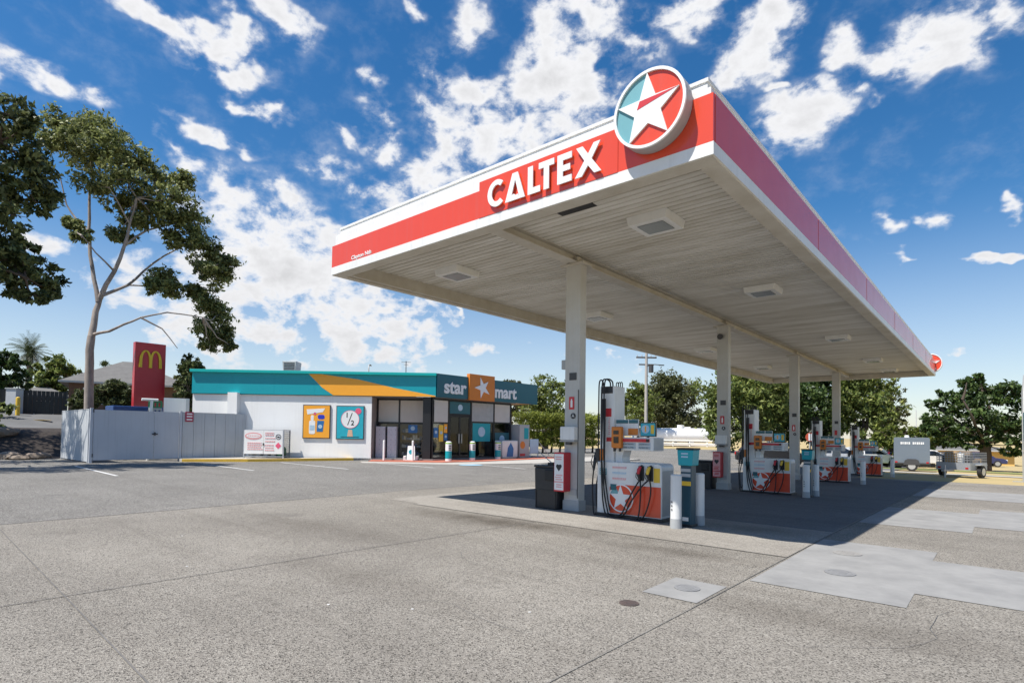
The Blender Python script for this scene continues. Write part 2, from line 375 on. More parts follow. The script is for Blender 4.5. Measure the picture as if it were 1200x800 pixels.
def strip(name, pts, w, off, material):
    mb = MB()
    for (a, b) in zip(pts[:-1], pts[1:]):
        a, b = Vector((*a, 0)), Vector((*b, 0)); L_ = (b-a).length; k = max(1, int(L_/.8)); d = (b-a).normalized(); s = Vector((-d.y, d.x, 0))*w/2
        vs = []
        for i in range(k+1):
            p = a+(b-a)*i/k; q = p+Vector((random.uniform(-1, 1), random.uniform(-1, 1), 0))*w*.06
            for sg in (-1, 1): r = q+s*sg; vs.append((r.x, r.y, g(r.x, r.y)+off))
        mb._faces(vs, [(2*i, 2*i+2, 2*i+3, 2*i+1) for i in range(k)])
    tag(mb.build(name, material, keep_normals=True), kind='structure')
strip('slab_joint', [(-6.15, -6), (-6.08, 1.2), (-5.8, 7.3)], .014, .011, M_joint)
strip('slab_joint', [(-11.1, 1.34), (-6.08, 1.19), (3, .9)], .012, .012, M_joint)
strip('slab_joint', [(-2.02, -3), (-2.0, 2.66), (-1.97, 4.6)], .008, .0125, mat('worn_joint', (.20, .19, .175), .9, (.13, .124, .115), 3, .8))
strip('slab_joint', [(-1.97, 4.6), (-1.94, 9.2), (-1.95, 29)], .010, .0125, M_joint)
strip('slab_joint', [(-9.0, 7.35), (-1.95, 7.35)], .016, .0125, M_joint)
strip('slab_joint', [(-11.2, -20), (-11.2, 29)], .03, .0135, M_joint)
for y0, xa, xb in ((5.25, -26.4, -20.3), (9.35, -25.6, -20.2), (12.4, -24.6, -18.9), (15.6, -22.2, -17.6), (18.6, -20.6, -15.2), (21.6, -18.6, -14.8)):
    strip('bay_line', [(xa, y0+.1), (xb, y0-.1)], .1, .012, M_line)
tag(MB().prism(circ(-18.2, 18.2, .55, 24), 'xy', .010, .014).build('painted_marking', mat('blue_road_paint', (.25, .45, .58), .75, (.3, .4, .45), 8, .6)), kind='structure')
M_crack = mat('crack_fill', (.12, .114, .105), .95, (.19, .18, .168), 20, .7)
def crack(x, y, ang, n, seed):
    rn = random.Random(seed); pts = [(x, y)]
    for i in range(n): ang += rn.gauss(0, .38); x += .22*math.cos(ang); y += .22*math.sin(ang); pts.append((x, y))
    strip('crack', pts, .004, .0115, M_crack)
for a_ in ((-4.4, 2.2, .3, 11, 1), (-3.3, 4.4, 2.2, 9, 2), (-7.2, 3.2, 1.2, 12, 3), (-1.2, 4.2, .6, 10, 4), (-8.6, 1.6, 2.6, 9, 5), (-3.0, 6.0, 3.0, 8, 6)): crack(*a_)
M_litter = mat('litter', (.7, .69, .66), .8)
for i, (x, y) in enumerate(((-4.25, 2.6), (-3.65, 3.0), (-6.5, 2.3), (-8.4, 2.9), (-2.9, 3.6))):
    q = MB().prism([(-.012, -.007), (.008, -.009), (.013, .005), (-.006, .009)], 'xy', 0, .004).build('litter', M_litter, loc=(x, y, .006), rot=(.05, .03, i))
    tag(q, 'tiny pale scrap of litter on the forecourt paving', 'litter', 'scraps of litter on the forecourt')
# lids let into the paving
def lid(x, y, r, label, material, o=.010):
    z = g(x, y)
    c = MB(); c.prism(circ(0, 0, r, 32), 'xy', 0, .006); ring(c, 0, 0, r*.8, r*.74, .006, .008, plane='xy', n=32)
    for i in range(-2, 3): c.box(-r*.5, r*.5, i*r*.22-r*.03, i*r*.22+r*.03, .006, .008)
    tag(c.build('manhole_cover', material, loc=(x, y, z+o)), label, 'manhole cover')
lid(-2.43, 4.38, .085, 'small rusty brown iron cover on its own in the foreground paving', M_iron, .005)
lid(-2.26, 5.18, .12, 'grey round cover in the small square of pale concrete', M_lid)
lid(-1.31, 6.91, .15, 'dark grey round cover in the large concrete patch nearest the camera', M_lid)
lid(-1.46, 8.14, .16, 'pale round cover in the large concrete patch near the canopy shadow', mat('pale_lid', (.28, .27, .25), .8, (.22, .21, .2), 20, .5))

# ------------------------------------------------------------------ fuel canopy
XL, XR, Y0, Y1 = -10.31, -2.414, 6.2, 35.2
ZB, ZR, ZT, ZS, ZRT = 4.635, 4.785, 5.60, 4.90, 5.345
can = thing('fuel_canopy', 'long flat fuel canopy with red and white fascia over the pumps', 'canopy', ((XL+XR)/2, 20.7, 0))
cx, cyy = can.location.x, can.location.y
def C_(mb, name, mats, parent=can):
    o = mb.build(name, mats, parent); 
    if parent == can: o.location = (-cx, -cyy, 0)
    return o
# soffit: ribbed planks running across
mb = MB(); y = Y0+.26; w = .145
while y < Y1-.3:
    yb = min(y+w, Y1-.28)
    mb._faces([(XL+.26, y, ZS), (XR-.26, y, ZS), (XR-.26, yb-.034, ZS), (XL+.26, yb-.034, ZS), (XR-.26, yb-.030, ZS+.03), (XL+.26, yb-.030, ZS+.03), (XR-.26, yb-.004, ZS+.03), (XL+.26, yb-.004, ZS+.03), (XR-.26, yb, ZS), (XL+.26, yb, ZS)],
              [(0, 3, 2, 1), (3, 5, 4, 2), (5, 7, 6, 4), (7, 9, 8, 6)])
    y = yb
C_(mb, 'soffit', M_soffit)
mb = MB()   # boxed flange under the rim, with inner faces
fl = .25
mb.box(XL+.02, XR-.02, Y0+.02, Y0+fl, ZB-.012, ZS-.16, 0); mb.box(XL+.02, XR-.02, Y1-fl, Y1-.02, ZB-.012, ZS-.02, 0)
mb.box(XL+.022, XL+.16, Y0+fl, Y1-fl, ZB-.014, ZB+.012, 0); mb.box(XR-fl, XR-.022, Y0+fl, Y1-fl, ZB-.014, ZS-.16, 0)
mb.box(XL+.05, XL+.27, Y0+fl, Y1-fl, ZB+.014, ZS+.03, 0)
mb.box(XR-.6, XR-fl, Y0+fl+.002, Y1-fl, ZS-.155, ZS-.03, 0) if False else None
C_(mb, 'rim_frame', M_sofframe)
# roof tray and upstand
mb = MB(); mb.box(XL+.05, XR-.05, Y0+.05, Y1-.05, ZS+.05, ZT-.15)
C_(mb, 'roof_deck', M_white)
# white bands
mb = MB(); t = .05
def band(mb, z0, z1, inset, th):
    a, b, c, d = XL+inset, XR-inset, Y0+inset, Y1-inset
    mb.box(a, b, c, c+th, z0, z1); mb.box(a, b, d-th, d, z0, z1); mb.box(a, a+th, c+th, d-th, z0, z1); mb.box(b-th, b, c+th, d-th, z0, z1)
band(mb, ZB, ZR, 0, .05)
C_(mb, 'lower_fascia', M_white)
mb = MB(); band(mb, ZB+.2, ZT, .12, .05); band(mb, ZT-.03, ZT+.012, .105, .08)
C_(mb, 'upper_fascia', M_white)
mb = MB()
xa, xb = -6.10, -3.64
mb.box(XL+.004, xa-.004, Y0+.006, Y0+.05, ZR, 5.225)                   # plain red panel
mb.box(xa, xb-.003, Y0-.006, Y0+.05, ZR+.002, ZRT+.01)                 # name panel
mb.box(xb, XR-.004, Y0, Y0+.05, ZR+.001, ZRT)                          # emblem panel
yy = Y0+.006
for k in range(12):
    ya, yb = Y0+.05+k*(Y1-Y0-.1)/12, Y0+.05+(k+1)*(Y1-Y0-.1)/12
    mb.box(XR-.05, XR+.002-.004*(k % 2), ya+.003, yb-.003, ZR+.001, ZRT)
    mb.box(XL-.002, XL+.05, ya+.003, yb-.003, ZR+.001, 5.225)
mb.box(XL+.004, XR-.004, Y1-.05, Y1, ZR, ZRT)
C_(mb, 'red_fascia', M_red)
# beams and slot
mb = MB()
def ibeam(mb, x, ya, yb, z0, h, w):
    mb.box(x-w/2, x+w/2, ya, yb, z0, z0+.02); mb.box(x-.02, x+.02, ya, yb, z0+.02, z0+h-.02); mb.box(x-w/2, x+w/2, ya, yb, z0+h-.02, z0+h)
ibeam(mb, -6.19, Y0+.27, Y1-.28, ZS-.16, .17, .24)
C_(mb, 'long_beam', M_sofframe)
mb = MB(); mb.box(-5.2, -4.56, 6.92, 7.16, ZS-.006, ZS+.01)
C_(mb, 'slot', M_rubber)
# soffit lamps
lamp_mesh = None
for (x, ys) in ((-4.12, (8.2, 13.6, 21.6, 28.6, 33.3)), (-8.7, (8.2, 13.7, 21.6, 28.6, 33.3))):
    for yv in ys:
        mb = MB(); s = .34
        mb._faces([(-s, -s, 0), (s, -s, 0), (s, s, 0), (-s, s, 0), (-s*.94, -s*.94, -.13), (s*.94, -s*.94, -.13), (s*.94, s*.94, -.13), (-s*.94, s*.94, -.13)],
                  [(0, 1, 5, 4), (1, 2, 6, 5), (2, 3, 7, 6), (3, 0, 4, 7), (4, 5, 6, 7), (3, 2, 1, 0)])
        o = mb.build('ceiling_light', M_white, can, (x-cx, yv-cyy, ZS-.003))
        MB().box(-.22, .22, -.21, .21, -.142, -.131, bev=.004).build('lens', M_lens, o)
# columns
COLY = [9.0, 16.74, 24.36, 31.96]
for i, yv in enumerate(COLY):
    zg = g(-6.19, yv)
    mb = MB(); mb.box(-.17, .17, -.105, .105, zg, ZS-.18, bev=.012)
    c = mb.build('column', M_col, can, (-6.19-cx, yv-cyy, 0))
    MB().box(-.26, .26, -.17, .17, ZS-.205, ZS-.163, bev=.004).box(-.1, -.03, -.2, -.06, ZS-.16, ZS-.05).box(.05, .12, -.14, 0, ZS-.16, ZS-.05).build('cap_plate', M_sofframe, c)
    MB().box(-.185, .185, -.12, .12, zg, zg+.2, bev=.006).build('base_plate', M_grey, c)
    zs = zg
    MB().box(-.06, .1, -.119, -.105, 2.49+zs, 2.63+zs, bev=.003).build('number_plate', M_dark, c)
    e = MB().box(-.06, .055, -.117, -.105, 1.93+zs, 2.17+zs).build('extinguisher_sign', M_redshop, c)
    if i < 3:
        MB().box(-.022, .022, -.121, -.117, 1.97+zs, 2.1+zs).box(-.012, .012, -.121, -.117, 2.1+zs, 2.13+zs).build('pictogram', M_white_clean, e)
        e = MB().prism(circ(.035, 1.805+zs, .055, 24), 'xz', -.105, -.116).build('round_sign', M_black, c)
        q = MB()
        for a in (PI/2, PI/2+2.1, PI/2-2.1): q.prism([(.035+.012*math.cos(a+1.57), 1.805+zs+.012*math.sin(a+1.57)), (.035+.012*math.cos(a-1.57), 1.805+zs+.012*math.sin(a-1.57)), (.035+.042*math.cos(a), 1.805+zs+.042*math.sin(a))], 'xz', -.116, -.119)
        q.build('pictogram', M_white_clean, e)
    MB().box(-.05, .13, -.1195, -.104, .3+zs, .42+zs).build('vent_plate', M_grey, c)
    if i == 0:
        MB().box(-.29, -.172, -.06, .03, 2.72, 2.90, bev=.006).build('speaker_box', M_grey, c)
        MB().tube([(.155, -.118, 2.3), (.155, -.118, .9), (.155, -.118, .25)], .008, 6).build('conduit', M_dark, c)
    if i == 1:
        MB().cyl((-.05, -.1, 4.42), (-.05, -.19, 4.40), .07, .085, 16).build('round_speaker', M_dark, c)  # dark round speaker near the column top, no lamp

# raised letters on the fascia, real gap behind them
def letters():
    z0, z1, h = 4.81, 5.205, .395
    ya, yb = 5.99, 6.06
    P = MB()
    # C
    ccx, ccz, rx, rz, th = -5.60, 5.005, .185, .20, .085
    n = 22; a0, a1 = math.radians(48), math.radians(312)
    out, inn = [], []
    for i in range(n+1):
        a = a0+(a1-a0)*i/n
        out.append((ccx+rx*math.cos(a), ccz+rz*math.sin(a))); inn.append((ccx+(rx-th)*math.cos(a), ccz+(rz-th*.9)*math.sin(a)))
    for i in range(n): P.prism([out[i], out[i+1], inn[i+1], inn[i]], 'xz', ya, yb)
    out = []
    def poly(p): P.prism(p, 'xz', ya, yb)
    # A with a small notch in place of the bar
    ax, aw, at = -5.245, .185, .05
    poly([(ax-aw, z0), (ax-aw+.095, z0), (ax+.004, z1-.1), (ax+.004, z1), (ax-at, z1)])
    poly([(ax+aw, z0), (ax+at, z1), (ax+.0045, z1), (ax+.0045, z1-.1), (ax+aw-.095, z0+.001)])
    poly([(ax-aw+.0955, z0), (ax+aw-.0955, z0), (ax+.055, z0+.075), (ax+.02, z0+.062), (ax-.02, z0+.092), (ax-.065, z0+.075)])
    # L
    poly([(-5.005, z0), (-4.785, z0), (-4.785, z0+.085), (-4.915, z0+.085), (-4.915, z1), (-5.005, z1)])
    # T
    poly([(-4.81, z1), (-4.81, z1-.085), (-4.722, z1-.085), (-4.722, z0), (-4.632, z0), (-4.632, z1-.085), (-4.545, z1-.085), (-4.545, z1)])
    # E
    poly([(-4.49, z0), (-4.255, z0), (-4.255, z0+.085), (-4.40, z0+.085), (-4.40, z0+.16), (-4.28, z0+.16), (-4.28, z0+.24), (-4.40, z0+.24), (-4.40, z1-.085), (-4.255, z1-.085), (-4.255, z1), (-4.49, z1)])
    # X
    xm = -4.0; zm = (z0+z1)/2
    poly([(xm-.2, z0), (xm-.095, z0), (xm, zm-.075), (xm+.095, z0), (xm+.2, z0), (xm+.055, zm), (xm+.185, z1), (xm+.085, z1), (xm, zm+.075), (xm-.085, z1), (xm-.185, z1), (xm-.055, zm)])
    for v in P.bm.verts:
        if v.co.y < 6.03: v.co.y = 6.150
        else: v.co.y = 6.168
        v.co.x *= 1.0165; v.co.z = EYE+(v.co.z-EYE)*1.0165
    C_(P, 'name_letters', M_white_clean)
letters()
text('small_text', 'Clayton Nth', .105, M_white_clean, can, (-9.6-cx, 6.205-.004-cyy, 4.815), FACE_S, .004, .002, sx=1.25)

STAR = [(-.018, .42), (.087, .13), (.375, .12), (.152, -.06), (.236, -.348), (-.005, -.176), (-.245, -.342), (-.178, -.052), (-.393, .123), (-.112, .128)]
def emblem(parent, c, r, y, depth, sgn=-1):
    """round star emblem facing -Y (sgn -1) or +Y; all in parent space; c=(x,z)"""
    k = r/.452; X, Z = c
    mb = MB(); mb.prism(circ(X, Z, r, 56), 'xz', y, y-sgn*depth); 
    rim = mb.build('drum', M_grey, parent)
    mb = MB(); ring(mb, X, Z, r*1.004, r*.93, y+sgn*.002, y+sgn*.03, n=56)
    mb.build('rim', M_white_clean, rim)
    ya, yb = y+sgn*.001, y+sgn*.006
    def sec(a0, a1): return [(X, Z)]+circ(X, Z, r*.93, 30, a0, a1)
    A = math.radians
    mb = MB(); mb.prism(sec(A(-127), A(93)), 'xz', ya, yb); mb.build('red_field', M_red, rim)
    mb = MB(); mb.prism(sec(A(93), A(233)), 'xz', ya, yb); mb.build('teal_field', M_tealsky, rim)
    mb = MB(); mb.prism([(X+sgn*-1*p[0]*k, Z+p[1]*k) for p in STAR], 'xz', yb, y+sgn*.028); st = mb.build('star', M_white_clean, rim)
    mb = MB(); mb.prism([(X+sgn*-1*p[0]*k, Z+p[1]*k) for p in ((.36, .117), (-.11, .112), (-.145, .02))], 'xz', y+sgn*.028, y+sgn*.031); mb.build('star_fold', M_redshop, rim)
    return rim
e = emblem(can, (-3.123-cx, 5.338), .466, 6.03-cyy, .163)
e2 = emblem(can, (-2.62-cx, 5.28), .48, Y1+.02-cyy, .2)

# ------------------------------------------------------------------ fuel pumps
def make_pump():
    """local frame: u along the island, front face at v = 0 towards -Y"""
    r = thing('fuel_pump', 'x', 'fuel pump', (-4.9, 8.76, 0), 0, 'fuel pumps under the canopy')
    cab = MB().prism(rrect(-.62, .63, .06, .97, .07, 5, (0, 1, 0, 0)), 'xz', 0, .46, 0, .006).build('cabinet', M_white, r)
    MB().box(-.65, .66, -.035, .495, 0, .06, bev=.006).build('plinth', M_black, r)
    MB().box(.626, .634, .03, .43, .1, .86, bev=.002).build('end_panel', M_grey, cab)
    MB().prism([(-.36, .075), (.618, .075), (.618, .585), (-.30, .585), (-.36, .53)], 'xz', -.004, .001).build('red_panel', M_red, cab)
    mb = MB(); ring(mb, -.135, .35, .245, .222, -.007, -.004, n=40); em = mb.build('emblem', M_white_clean, cab)
    MB().prism([(-.135+p[0]*.55, .35+p[1]*.55) for p in STAR], 'xz', -.0075, -.004).build('star', M_white_clean, em)
    MB().prism([(-.135, .35)]+circ(-.135, .35, .22, 12, math.radians(118), math.radians(165)), 'xz', -.0055, -.004).build('teal_field', M_tealsky, em)
    for z, mm in ((.885, M_palered), (.79, M_sky), (.69, M_palered)):
        q = MB(); x = -.31
        while x < -.05: w_ = random.uniform(.015, .035); q.box(x, x+w_, -.003, .001, z-.012, z+.012); x += w_+.008
        q.box(-.31, -.04, -.002, .001, z-.024, z-.018)
        q.build('fuel_label', mm, cab)
    q = MB().box(-.575, -.425, -.004, .001, .74, .855, bev=.001).build('notice', M_tealsky, cab)
    for zz in (.83, .80, .77): MB().box(-.56, -.44, -.0055, -.004, zz-.006, zz+.006).build('text_line', M_white_clean, q)
    MB().box(-.345, -.225, -.010, .001, .48, .585, bev=.002).build('notice', M_tealdk, cab)
    # nozzles in their holsters on the front
    for u, mm in ((.26, M_redbox), (.43, M_yel)):
        n = MB().box(u-.05, u+.05, -.03, .001, .68, .93, bev=.008).build('holster', M_black if u < .4 else M_black, cab)
        q = MB().tube([(u-.005, -.05, .70), (u-.012, -.085, .78), (u, -.09, .86), (u+.02, -.06, .925), (u+.035, -.04, .945)], [.022, .032, .03, .02, .012], 10).build('nozzle', M_black, r)
        MB().tube([(u-.012, -.092, .80), (u+.002, -.1, .87), (u+.018, -.072, .92)], [.03, .032, .022], 10).build('grip_cover', mm, q)
        MB().tube([(u-.03, -.07, .69), (u-.045, -.12, .75), (u-.03, -.13, .82)], .007, 6).build('trigger_guard', M_black, q)
    MB().box(.485, .60, -.004, .001, .66, .90, bev=.002).build('yellow_notice', M_yel, cab)
    # hoses that sag to the ground in front
    def hose(pts, rad=.013):
        P = [Vector(p) for p in pts]; out = []
        for i in range(len(P)-1):
            p0, p1, p2, p3 = P[max(i-1, 0)], P[i], P[i+1], P[min(i+2, len(P)-1)]
            for k in range(7):
                t_ = k/7; out.append(.5*((2*p1)+(-p0+p2)*t_+(2*p0-5*p1+4*p2-p3)*t_*t_+(-p0+3*p1-3*p2+p3)*t_**3))
        out.append(P[-1]); return MB().tube(out, rad, 8)
    hose([(.255, -.05, .70), (.15, -.075, .52), (.02, -.085, .28), (-.08, -.075, .09), (-.25, -.09, .02), (-.38, -.09, .05), (-.46, -.06, .25), (-.505, -.035, .6), (-.515, -.04, 1.1), (-.5, -.03, 2.1)]).build('hose', M_rubber, r)
    hose([(.42, -.05, .70), (.30, -.08, .58), (.10, -.09, .30), (-.03, -.08, .08), (-.2, -.11, .02), (-.3, -.1, .03), (-.36, -.075, .12), (-.45, -.055, .5), (-.455, -.035, 1.0), (-.45, -.03, 2.1)]).build('hose', M_rubber, r)
    hose([(.262, -.052, .69), (.285, -.08, .5), (.27, -.085, .2), (.23, -.1, .03), (.12, -.12, .015)]).build('hose', M_rubber, r)
    hose([(.44, -.052, .69), (.475, -.08, .55), (.45, -.085, .35), (.37, -.085, .12), (.28, -.11, .02), (.2, -.12, .015)]).build('hose', M_rubber, r)
    # tall hose mast
    ma = MB().box(-.615, -.32, .06, .44, .96, 2.33, bev=.012).build('mast', M_white, r)
    MB().box(-.585, -.35, .052, .062, 2.2, 2.325, bev=.003).build('head_panel', M_black, ma)
    MB().box(-.50, -.375, .055, .062, 1.78, 1.93, bev=.002).build('red_sticker', M_redshop, ma)
    MB().box(-.475, -.335, .055, .062, 1.335, 1.41, bev=.002).build('red_sticker', M_redshop, ma)
    q = MB()
    for k in range(9): q.box(-.44+.006*(k % 3), -.40, .0575, .062, 1.46+k*.035, 1.476+k*.035)
    q.build('warning_text', M_palered, ma)
    MB().box(-.60, -.53, .035, .062, .99, 1.2, bev=.01).build('orange_sticker', M_orangedk, ma)
    # hoses looping over the mast top and down the left side
    for k, (u, vv) in enumerate(((-.64, .10), (-.535, .03), (-.485, .03))):
        if k == 0:
            hose([(-.56, .09, 2.3), (-.57, .09, 2.40), (-.605, .085, 2.45), (-.65, .085, 2.40), (-.655, .08, 2.1), (-.655, .08, 1.5), (-.665, .08, 1.12), (-.70, .03, 1.0)]).build('hose', M_rubber, r)
        else:
            hose([(u+.1, .12, 2.3), (u+.1, .1, 2.41), (u+.055, .04, 2.455), (u+.005, .0, 2.40), (u, -.02, 2.0), (u+.01, -.03, 1.5), (u+.02, -.035, 1.05), (u+.05, -.04, .7), (u+.13, -.07, .3), (u+.18, -.08, .12)]).build('hose', M_rubber, r)
    for u in (-.42, -.375, -.335): hose([(u, .3, 2.32), (u, .3, 2.39), (u+.02, .3, 2.415), (u+.04, .3, 2.39), (u+.04, .3, 2.32)], .009).build('hose', M_rubber, r)
    # side nozzles on the left of the mast
    for vv, mm in ((.10, M_black), (.30, M_black)):
        MB().box(-.70, -.615, vv-.06, vv+.06, .95, 1.2, bev=.01).build('holster', M_black, ma)
        q = MB().tube([(-.735, vv-.05, .80), (-.72, vv-.04, .94), (-.73, vv, 1.06), (-.70, vv, 1.16), (-.66, vv, 1.2)], [.02, .03, .032, .022, .012], 10).build('nozzle', mm, r)
        MB().tube([(-.75, vv-.05, .84), (-.80, vv-.04, .95), (-.77, vv-.02, 1.08)], .008, 6).build('trigger_guard', M_black, q)
    hose([(-.735, .05, .80), (-.75, .04, .55), (-.73, .03, .2), (-.69, 0, .03), (-.63, -.06, .02)]).build('hose', M_rubber, r)
    hose([(-.735, .25, .80), (-.78, .22, .5), (-.74, .2, .1), (-.66, .25, .3)]).build('hose', M_rubber, r)
    # display head on a curved neck
    MB().prism([(-.315, .965), (-.17, .965), (-.185, 1.06), (-.16, 1.14), (-.13, 1.19), (-.315, 1.19)], 'xz', .10, .38, 0, .008).build('neck', M_white, r)
    hd = MB().box(-.30, .465, .02, .42, 1.185, 1.415, bev=.01).build('display_head', M_white, r)
    MB().box(-.205, .395, .0, .022, 1.335, 1.392, bev=.003).build('red_strip', M_redshop, hd)
    MB().box(.34, .395, -.002, .0, 1.338, 1.39).build('strip_end', M_black, hd)
    for (a, b, z0, z1) in ((-.20, .13, 1.275, 1.32), (-.20, .13, 1.215, 1.262), (.19, .41, 1.275, 1.32), (.19, .41, 1.215, 1.262)):
        s_ = MB().box(a, b, .008, .022, z0, z1, bev=.003).build('price_display', M_display, hd)
        MB().box(a+.02, b-.03, .006, .008, z0+.013, z1-.012).build('digits', mat('display_digits', (.06, .07, .08), .4, (.4, .46, .5), 60, .9), s_)
    MB().box(.462, .47, .05, .39, 1.2, 1.4, bev=.002).build('end_panel', M_grey, hd)
    # pay terminal
    pt = MB().box(-.305, -.105, -.07, .03, 1.225, 1.60, bev=.02).build('pay_terminal', M_orangedk, r)
    MB().box(-.255, -.15, -.078, -.069, 1.465, 1.53, bev=.004).build('screen', M_screen, pt)
    MB().box(-.25, -.15, -.078, -.069, 1.31, 1.42, bev=.004).build('keypad', M_screen, pt)
    for u in (-.27, -.16): MB().box(u, u+.03, -.05, .0, 1.165, 1.226, bev=.004).build('card_slot', M_black, pt)
    # signs standing on the head
    b1 = MB().box(-.30, .14, .1, .13, 1.44, 1.73, bev=.003).box(.02, .05, .105, .125, 1.40, 1.45).build('topper_board', M_white, r)
    MB().box(-.295, -.06, .092, .1, 1.66, 1.722).box(-.04, .135, .092, .1, 1.66, 1.722).build('dark_band', M_tealdk, b1)
    MB().box(-.055, .135, .094, .1, 1.455, 1.57).build('orange_print', M_orangedk, b1)
    b2 = MB().box(.165, .465, .12, .15, 1.43, 1.675, bev=.004).box(.29, .33, .125, .145, 1.40, 1.44).build('advert_board', M_screen, r)
    MB().box(.18, .45, .114, .12, 1.445, 1.66).build('blue_print', M_tealbright, b2)
    MB().prism(circ(.27, 1.56, .075, 20), 'xz', .111, .114).build('round_print', M_sky, b2)
    MB().box(.258, .285, .1085, .111, 1.51, 1.61).build('figure_one', M_orange, b2)
    MB().box(.37, .43, .111, .114, 1.48, 1.63).build('yellow_print', M_yel, b2)
    return r
PUMP_L = ['nearest fuel pump with its bright red and white cabinet in the sun',
          'second fuel pump from the front, shaded, beside the second canopy column',
          'third fuel pump from the front, between the third and fourth canopy columns',
          'farthest fuel pump, last of the row deep under the canopy']
pump = make_pump(); pump['label'] = PUMP_L[0]
for k in range(1, 4):
    yv = 8.76+7.64*k; dup(pump, (-4.9, yv, g(-4.9, yv)), label=PUMP_L[k])

# bollards round the islands
def bollard_proto():
    r = thing('bollard', 'x', 'bollard', group='grey based white bollards guarding the pump islands')
    MB().cyl((0, 0, .16), (0, 0, .83), .085, n=20).cyl((0, 0, .83), (0, 0, .845), .085, .07, 20).build('post', M_white, r)
    MB().cyl((0, 0, 0), (0, 0, .16), .092, .088, n=20).build('foot_sleeve', M_grey, r)
    q = MB()
    for k in range(3): q.cyl((-.03+.0, -.083, .30+.06*k), (-.03, -.09, .30+.06*k), .012, n=8)
    q.build('bolt_heads', M_dark, r)
    return r
bp_ = bollard_proto()
BOL = [(-3.86, 8.42, 'sunlit white bollard at the front right corner of the nearest pump island'),
       (-3.74, 9.03, 'white bollard behind the sunlit one, right of the teal windscreen wash stand'),
       (-3.80, 16.04, 'shaded white bollard at the end of the second pump island, nearer of the pair'),
       (-3.74, 16.75, 'shaded white bollard at the end of the second pump island, farther of the pair'),
       (-3.74, 23.64, 'single white bollard at the end of the third pump island'),
       (-3.78, 31.29, 'farthest white bollard, beside the grey enclosed trailer')]
for i, (x, yv, lb) in enumerate(BOL):
    if i == 0: bp_.location = (x, yv, g(x, yv)); bp_['label'] = lb
    else: dup(bp_, (x, yv, g(x, yv)), label=lb)

# windscreen wash stand
def wash_stand(x, y, label, blue=False):
    r = thing('wash_stand', label, 'windscreen wash stand', (x, y, g(x, y)), 0, 'windscreen wash stands')
    b = MB().box(-.09, .09, -.10, .10, .02, 1.0, bev=.012).build('body', mat('navy_plastic', (.012, .065, .10), .4), r)
    MB().box(-.11, .11, -.12, .12, 0, .05, bev=.006).build('foot', M_black, r)
    h = MB().prism([(-.115, .98), (.115, .98), (.135, 1.23), (-.135, 1.23)], 'xz', -.13, .13, 0, .012).build('bucket', M_teal, r)
    MB().box(-.145, .145, -.14, .14, 1.23, 1.26, bev=.006).build('lid', M_black, h)
    for z in (1.17, 1.12): MB().box(-.06, .05, -.137, -.131, z-.012, z+.012).build('text_line', M_sky, h)
    MB().box(-.08, .08, -.106, -.099, .88, .93).box(-.08, .08, -.106, -.099, .80, .85).build('text_line', M_grey, b)
    MB().box(-.088, .088, -.107, -.099, .66, .73, bev=.002).build('yellow_label', M_yel, b)
    MB().box(-.05, .05, -.107, -.099, .1, .16, bev=.002).build('white_label', M_white_clean, b)
    return r
wash_stand(-3.80, 8.74, 'teal windscreen wash stand between two white bollards by the nearest pump')
wash_stand(-3.84, 16.4, 'shaded teal windscreen wash stand at the end of the second pump island')

# bins beside the columns
def bin_(x, y, label):
    r = thing('rubbish_bin', label, 'rubbish bin', (x, y, g(x, y)), 0, 'black bins beside the canopy columns')
    b = MB().prism([(-.26, .0), (.26, .0), (.285, .80), (-.285, .80)], 'xz', -.24, .24, 0, .025).build('body', M_black, r)
    MB().box(-.295, .295, -.25, .25, .80, .845, bev=.015).build('rim', M_black, r)
    MB().box(-.02, .2, -.262, -.225, .55, .76, bev=.015).build('flap', M_rubber, b)
    MB().box(-.255, .255, -.252, -.24, .36, .375).box(-.24, -.225, -.252, -.24, .02, .36).box(.225, .24, -.252, -.24, .02, .36).build('rib', M_black, b)
    return r
bin_(-6.68, 8.98, 'black plastic bin left of the nearest column, in sun'); bin_(-6.72, 16.66, 'black bin in shade left of the second column')
def squeegee(x, y, z, label):
    r = thing('squeegee', label, 'squeegee', (x, y, z))
    MB().cyl((.0, 0, .03), (-.34, -.02, .26), .010, n=8).build('handle', M_grey, r)
    MB().box(-.03, .1, -.12, .12, .0, .05, bev=.01).build('sponge_head', M_black, r)
squeegee(-6.72, 9.0, .846, 'squeegee with long pale handle lying on the sunlit bin')
# column fittings that lift off
def red_box(x, y, label, lit):  # the unlit box takes darker print colours, painting in its shade
    r = thing('notice_box', label, 'red box', (x, y, g(x, y)), 0, 'red boxes on the canopy columns')
    b = MB().box(-.175, .065, -.215, .0, .37, 1.11, bev=.01).build('case', M_redbox, r)
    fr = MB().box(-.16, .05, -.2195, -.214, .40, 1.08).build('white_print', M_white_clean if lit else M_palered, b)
    hz, hx = .83, -.055
    heart = [(hx, hz-.075), (hx+.06, hz), (hx+.065, hz+.03), (hx+.04, hz+.055), (hx, hz+.045), (hx-.04, hz+.055), (hx-.065, hz+.03), (hx-.06, hz)]
    MB().prism(heart, 'xz', -.224, -.2195).build('black_mark', M_black, b)
    q = MB(); rnd = random.Random(3)
    for z in (1.02, .98, .68, .64, .60, .50, .46): q.box(-.14+rnd.uniform(0, .03), .03-rnd.uniform(0, .04), -.2215, -.2195, z-.01, z+.01)
    q.box(-.16, .05, -.222, -.2195, .54, .565)
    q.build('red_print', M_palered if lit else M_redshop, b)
red_box(-6.26, 8.885, 'red and white notice box low on the nearest column', True); red_box(-6.22, 16.63, 'red notice box low on the second column, print darkened for shade', False)
